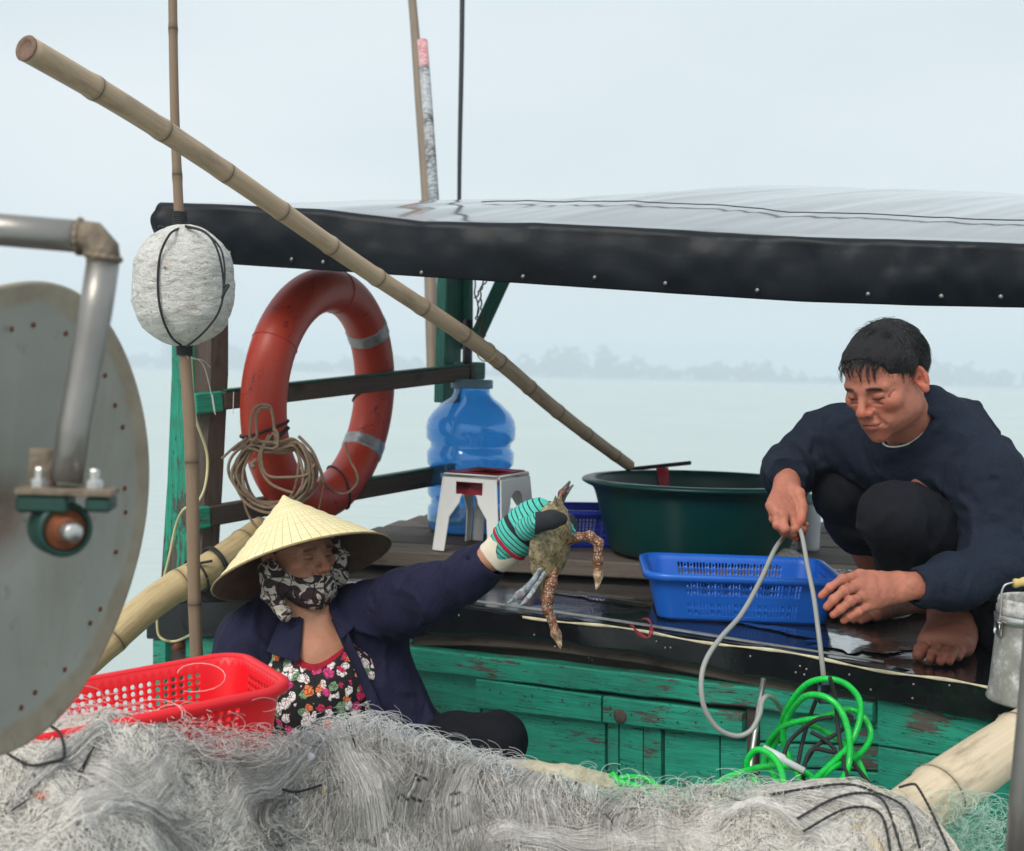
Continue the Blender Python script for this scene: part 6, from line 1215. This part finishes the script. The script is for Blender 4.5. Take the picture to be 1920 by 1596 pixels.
leg([(1014, 1062, 2.63), (1003, 1084, 2.62), (987, 1103, 2.61), (973, 1116, 2.605), (948, 1134, 2.60)], [.006, .0052, .0070, .0088, .0012], CBL*1.7); leg([(1020, 1076, 2.63), (1009, 1092, 2.62), (999, 1108, 2.61), (988, 1124, 2.605), (971, 1140, 2.60)], [.0058, .0048, .0050, .0052, .0012], CBL*1.8)
leg([(1013, 1075, 2.65), (998, 1100, 2.65), (978, 1122, 2.645), (935, 1132, 2.64)], [.004, .0035, .003, .0008], CBL*.6)
leg([(1046, 965, 2.67), (1046, 945, 2.67), (1053, 925, 2.67), (1068, 904, 2.675)], [.0045, .0042, .0075, .003], np.array(L(110, 80, 80))*.6); leg([(1050, 958, 2.675), (1056, 938, 2.675), (1062, 922, 2.675), (1074, 910, 2.68)], [.004, .0038, .0058, .0025], CBL)
leg([(1037, 962, 2.65), (1040, 948, 2.65), (1042, 928, 2.65)], [.010, .0065, .001], np.array(L(128, 118, 88))*.6)
# ------------------------------------------------------------------ the fishing net heap
def PV(px, py, Y):
    d = _f+((px-960)/FPX)[..., None]*_r-((py-798)/FPX)[..., None]*_u; return CAM+d*(Y/d[..., 1])[..., None]
_cx = np.array([-200, 0, 100, 200, 290, 350, 430, 500, 545, 600, 650, 700, 760, 830, 900, 960, 1050, 1150, 1260, 1330, 1450, 1600, 1690, 1740, 1790, 1840])
_cy = np.array([1400, 1380, 1370, 1348, 1362, 1405, 1428, 1410, 1396, 1374, 1352, 1354, 1378, 1404, 1420, 1440, 1458, 1480, 1500, 1492, 1486, 1490, 1512, 1548, 1600, 1690.])
_yc = np.array([1.86, 1.88, 1.90, 1.93, 1.96, 2.0, 2.06, 2.18, 2.26, 2.30, 2.32, 2.32, 2.30, 2.27, 2.25, 2.225, 2.205, 2.185, 2.16, 2.15, 2.14, 2.08, 2.05, 2.02, 2.0, 1.98])
_yb = np.array([1.5, 1.5, 1.52, 1.55, 1.6, 1.68, 1.80, 1.84, 1.9, 1.95, 1.98, 2.0, 2.0, 2.0, 2.0, 2.0, 2.0, 2.0, 1.95, 1.9, 1.82, 1.78, 1.78, 1.8, 1.82, 1.85])
def netsurf(px, q, lift=0.0):
    """px photo column, q 0 crest .. 1 bottom"""
    c = np.interp(px, _cx, _cy); Yc = np.interp(px, _cx, _yc); Yb = np.interp(px, _cx, _yb); q_ = np.clip(q, -1, 1.3)
    py = c+(1800-c)*q_; Y = Yc+(Yb-Yc)*np.clip(q_, 0, 1.3)**.9; p = PV(px, py, Y)
    n = .034*fbm(p, 7, 2, 3)+.013*fbm(p, 22, 3, 8); e = np.clip(q_*6, 0, 1)[..., None]; return p+np.array([0, -.45, .9])*((n[..., None])*(.35+.65*e)+np.asarray(lift)[..., None])
net = empty('fishing_net', (.1, 2.0, .4), 'heap of pale grey monofilament fishing net piled on the near gunwale', 'fishing net')
nu, nv = 420, 130; uu_ = np.linspace(-200, 1840, nu)[:, None]*np.ones(nv); vv_ = np.ones(nu)[:, None]*np.concatenate([[-1]*6, np.linspace(0, 1.1, nv-6)])
Vn = netsurf(uu_, np.maximum(vv_, 0))
for k in range(6): f = (6-k)/6; Vn[:, k] += np.array([0, .10*f, -.30*f*f])
idx = np.arange(nu*nv).reshape(nu, nv); Fn = np.stack([idx[:-1, :-1], idx[:-1, 1:], idx[1:, 1:], idx[1:, :-1]], -1).reshape(-1, 4)
mobj('net_heap', Vn.reshape(-1, 3), Fn, M['netmass'], net)
N = 17000; K = 22
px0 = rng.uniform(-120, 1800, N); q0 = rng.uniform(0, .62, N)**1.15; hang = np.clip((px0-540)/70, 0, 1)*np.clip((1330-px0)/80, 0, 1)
ang = rng.uniform(0, 2*np.pi, N)*(1-hang)+hang*(np.pi/2+rng.normal(size=N)*.20); curl = rng.normal(size=N)*.17*(1-.78*hang); stp = rng.uniform(4, 13, N)*(1+.35*hang)
X = np.zeros((N, K)); Yp_ = np.zeros((N, K)); X[:, 0] = px0; cc_ = np.interp(px0, _cx, _cy); Yp_[:, 0] = cc_+(1800-cc_)*q0; a = ang.copy()
for i in range(1, K): a = a+curl+rng.normal(size=N)*.19*(1-.6*hang); X[:, i] = X[:, i-1]+np.cos(a)*stp; Yp_[:, i] = Yp_[:, i-1]+np.sin(a)*stp*.8
cc_ = np.interp(X, _cx, _cy); Q = np.clip((Yp_-cc_)/(1800-cc_), -.008, 1.1)
lf = rng.uniform(.0, .016, N)[:, None]*np.sin(np.linspace(.25, np.pi-.25, K))[None]+rng.uniform(0, .006, N)[:, None]
Pn = netsurf(X, Q, lf)
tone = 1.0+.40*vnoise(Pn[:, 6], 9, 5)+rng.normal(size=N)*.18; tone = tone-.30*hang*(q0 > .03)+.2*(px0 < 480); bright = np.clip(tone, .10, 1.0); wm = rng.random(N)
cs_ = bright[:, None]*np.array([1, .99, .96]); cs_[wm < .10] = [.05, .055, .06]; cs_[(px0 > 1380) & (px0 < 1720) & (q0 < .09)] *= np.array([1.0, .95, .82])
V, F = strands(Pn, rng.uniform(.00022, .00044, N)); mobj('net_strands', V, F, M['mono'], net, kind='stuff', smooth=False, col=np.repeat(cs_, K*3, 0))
def bundle(pl, n, spread, r=(.00020, .00042), tone=(.5, 1.0), K=40, lift=.014):
    pts = spline(np.array(pl, float), 10); t_ = np.linspace(0, len(pts)-1, K); px = np.interp(t_, np.arange(len(pts)), pts[:, 0]); py = np.interp(t_, np.arange(len(pts)), pts[:, 1])
    tx, ty = np.gradient(px), np.gradient(py); l_ = np.hypot(tx, ty)+1e-6; o = rng.normal(size=n)*spread; w = .6+.6*np.sin(np.linspace(0, 3, K)+rng.uniform(0, 6, (n, 1)))*.5
    off = o[:, None]*w*(.5+np.linspace(0, 1, K)[None])+rng.normal(size=(n, 1))*2; X = px-ty/l_*off; Y_ = py+tx/l_*off+rng.normal(size=(n, K))*.7; c = np.interp(X, _cx, _cy)
    p = netsurf(X, np.clip((Y_-c)/(1800-c), -.01, 1.1), rng.uniform(.4, 1, (n, 1))*lift*np.sin(np.linspace(.3, 2.9, K))); return p, np.repeat(rng.uniform(*tone, (n, 1))*np.array([[1, .99, .97]]), K*3, 0), rng.uniform(*r, n)
for pl, n, sp_, tn in (([(60, 1400), (150, 1430), (280, 1500), (330, 1600)], 260, 16, (.6, 1)), ([(330, 1405), (300, 1450), (180, 1520), (60, 1570)], 300, 20, (.7, 1)), ([(640, 1368), (660, 1430), (700, 1520), (720, 1640)], 420, 30, (.35, .95)), ([(600, 1380), (560, 1440), (470, 1500), (380, 1590)], 260, 16, (.5, 1)),
                       ([(790, 1395), (800, 1450), (770, 1530), (760, 1630)], 360, 26, (.2, .75)), ([(900, 1430), (870, 1480), (860, 1550), (880, 1640)], 340, 24, (.3, .9)), ([(1020, 1460), (1000, 1510), (1010, 1570), (1000, 1640)], 340, 28, (.3, .95)), ([(1180, 1495), (1150, 1540), (1160, 1590), (1150, 1650)], 300, 26, (.35, .95)),
                       ([(1310, 1560), (1400, 1530), (1500, 1548), (1640, 1640)], 340, 14, (.6, 1)), ([(1340, 1520), (1450, 1500), (1580, 1515), (1700, 1580)], 300, 12, (.7, 1)), ([(880, 1596), (1000, 1580), (1200, 1575), (1400, 1600)], 300, 14, (.7, 1)), ([(0, 1500), (80, 1470), (170, 1400), (230, 1370)], 220, 10, (.25, .8)), ([(150, 1600), (220, 1545), (330, 1560), (420, 1620)], 260, 16, (.3, 1)), ([(560, 1470), (520, 1500), (500, 1560), (560, 1620)], 220, 12, (.1, .5)), ([(1600, 1520), (1690, 1535), (1750, 1600)], 200, 10, (.3, .9))):
    p, cc3, rr3 = bundle(pl, int(n*1.9), sp_*1.25, tone=(tn[0]*.75, min(1.0, tn[1]*1.1)), lift=.026); V, F = strands(p, rr3); mobj('net_bundle', V, F, M['mono'], net, kind='stuff', smooth=False, col=cc3)
# loose loops standing off the crest, over the basket and against the hull
def loops(n, xr, yfun, Yfun, rr, colr, Kl=16, flat=.8):
    c = rng.uniform(*xr, n); cy = yfun(c); Yl = Yfun(c)+rng.uniform(-.05, .05, n); r1 = rng.uniform(*rr, n); a0 = rng.uniform(0, 6.28, n); arc = rng.uniform(1.5, 5, n)*rng.choice([-1, 1], n); gr = rng.uniform(-.4, .8, n)
    t = np.linspace(0, 1, Kl)[None]; A = a0[:, None]+arc[:, None]*t; R = r1[:, None]*(1+gr[:, None]*t)
    x = c[:, None]+np.cos(A)*R+rng.normal(size=(n, 1))*3*t; y = cy[:, None]+np.sin(A)*R*flat; return PV(x, y, Yl[:, None]+np.cos(A*1.3)*R/2400*1.6), np.clip(rng.normal(size=(n, 1))*.15+.8, .3, 1)*np.array(colr)
L1, c1 = loops(1000, (540, 980), lambda x: np.interp(x, _cx, _cy)+rng.uniform(-6, 26, len(x)), lambda x: np.interp(x, _cx, _yc), (8, 30), (.85, .88, .9))
L2, c2_ = loops(900, (1260, 1740), lambda x: np.interp(x, _cx, _cy)+rng.uniform(-10, 24, len(x)), lambda x: np.interp(x, _cx, _yc), (7, 26), (.9, .92, .86))
L3, c3 = loops(900, (110, 520), lambda x: np.interp(x, [110, 300, 420, 520], [1375, 1385, 1405, 1412])-rng.exponential(14, len(x)), lambda x: np.interp(x, [110, 300, 520], [2.0, 2.02, 2.12])-.03, (10, 45), (.95, .93, .93), flat=.5)
L4, c4 = loops(520, (1735, 1880), lambda x: rng.uniform(1490, 1620, len(x))+np.maximum(0, (x-1800))*.3, lambda x: 2.1+0*x, (7, 30), (.62, .92, .80))
L5, c5 = loops(160, (1080, 1420), lambda x: np.interp(x, _cx, _cy)+rng.uniform(-28, 4, len(x)), lambda x: np.interp(x, _cx, _yc), (10, 30), (.6, .9, .78))
Lp = np.concatenate([L1, L2, L3, L4, L5]); cl_ = np.concatenate([c1, c2_, c3, c4, c5]); V, F = strands(Lp, rng.uniform(.0003, .0005, len(Lp))); mobj('loose_strands', V, F, M['mono'], net, kind='stuff', smooth=False, col=np.repeat(cl_, 16*3, 0))
# dark ropes threaded through the net
def onnet(pl, r, name='net_rope', m='cord', lift=.028, tw=True):
    pts = np.array(pl, float); x, y = pts[:, 0], pts[:, 1]; c = np.interp(x, _cx, _cy); p = netsurf(x, (y-c)/(1800-c), np.full(len(x), lift)); sp = spline(p, 22)
    V, F, T = tube(sp, r*(1+.18*np.sin(np.arange(len(sp))*1.7)) if tw else r, 7); return mobj(name, V, F, M[m], net)
for pl in ([(20, 1440), (60, 1458), (100, 1460), (124, 1440), (118, 1400), (98, 1382)], [(530, 1484), (560, 1494), (606, 1506)],
           [(1440, 1512), (1500, 1506), (1580, 1506), (1640, 1522), (1690, 1560), (1720, 1610)], [(1490, 1560), (1555, 1534), (1610, 1532), (1650, 1556), (1690, 1620)], [(1500, 1590), (1580, 1562), (1640, 1576), (1668, 1620)],
           [(1680, 1503), (1705, 1498), (1716, 1506), (1740, 1545), (1766, 1600), (1780, 1640)]):
    onnet(pl, .0021)
for pl, r_ in (([(180, 1372), (170, 1410), (150, 1470), (142, 1540), (140, 1600)], .0016), ([(650, 1350), (672, 1420), (690, 1500), (706, 1600)], .0012), ([(1330, 1500), (1400, 1520), (1402, 1545), (1370, 1570)], .0012), ([(0, 1520), (60, 1498), (140, 1455), (185, 1400)], .0014)): onnet(pl, r_, 'net_twine', 'mono', .014, False)
def bit(name, x, y, sz, m, label, cat, d=(1, .2, .4)):
    c = np.interp(x, _cx, _cy); p = netsurf(np.array([float(x)]), np.array([(y-c)/(1800-c)]), np.array([.014]))[0]; d = unit(d); r = sz*.3; V, F, T = tube([p-d*sz/2, p-d*sz*.45, p+d*sz*.45, p+d*sz/2], [r*.6, r, r, r*.6], 10); return mobj(name, V, F, m, label=label, cat=cat)
bit('cigarette_stub', 580, 1434, .024, M['whitepvc'], 'white cigarette stub on the net below the floral shirt', 'cigarette stub', (.5, 0, .85))
bit('net_float', 610, 1506, .016, M['crust'], 'tiny pale float beside the black rope end on the net', 'net float', (.2, 0, 1)); bit('net_float', 1600, 1582, .016, M['crust'], 'tiny pale float threaded on the black ropes at the right of the net', 'net float', (1, 0, -.6))
def scrap(x, y, sz, col_, label, seed):
    c = np.interp(x, _cx, _cy); p = netsurf(np.array([float(x)]), np.array([(y-c)/(1800-c)]), np.array([.010]))[0]; s = SDF(p-sz*2-.01, p+sz*2+.01, .0022); s.ell(p, (sz, sz*.6, sz*.45), k=.004); s.field(lambda q: .004*fbm(q, 90, 2, seed)); V, F = s.mesh(); mobj('scrap', V, F, basic('scrap_'+str(seed), col_, .6, 0, .4, 90), label=label, cat='scrap')
scrap(80, 1495, .012, L(190, 110, 80), 'small orange shell scrap caught in the net at the left', 1); scrap(145, 1570, .006, L(190, 110, 80), 'tiny orange scrap low in the net at the left', 2); scrap(862, 1461, .009, L(150, 125, 105), 'small brown scrap hanging in the grey net', 3); scrap(811, 1540, .007, L(30, 70, 130), 'tiny blue scrap hanging low in the grey net', 4)
# ------------------------------------------------------------------ haze over the water
t = bpy.data.materials.new('haze'); t.use_nodes = True; t.node_tree.nodes.remove(t.node_tree.nodes['Principled BSDF'])
pv = t.node_tree.nodes.new('ShaderNodeVolumePrincipled'); pv.inputs['Color'].default_value = (.86, .93, 1, 1); pv.inputs['Density'].default_value = .0019; pv.inputs['Anisotropy'].default_value = .2
t.node_tree.links.new(pv.outputs[0], t.node_tree.nodes['Material Output'].inputs['Volume'])
V, F, T = box((0, 1270, 14.5), (1520, 0, 0), (0, 1320, 0), (0, 0, 15.5)); mobj('haze', V, F, t, kind='stuff', smooth=False)
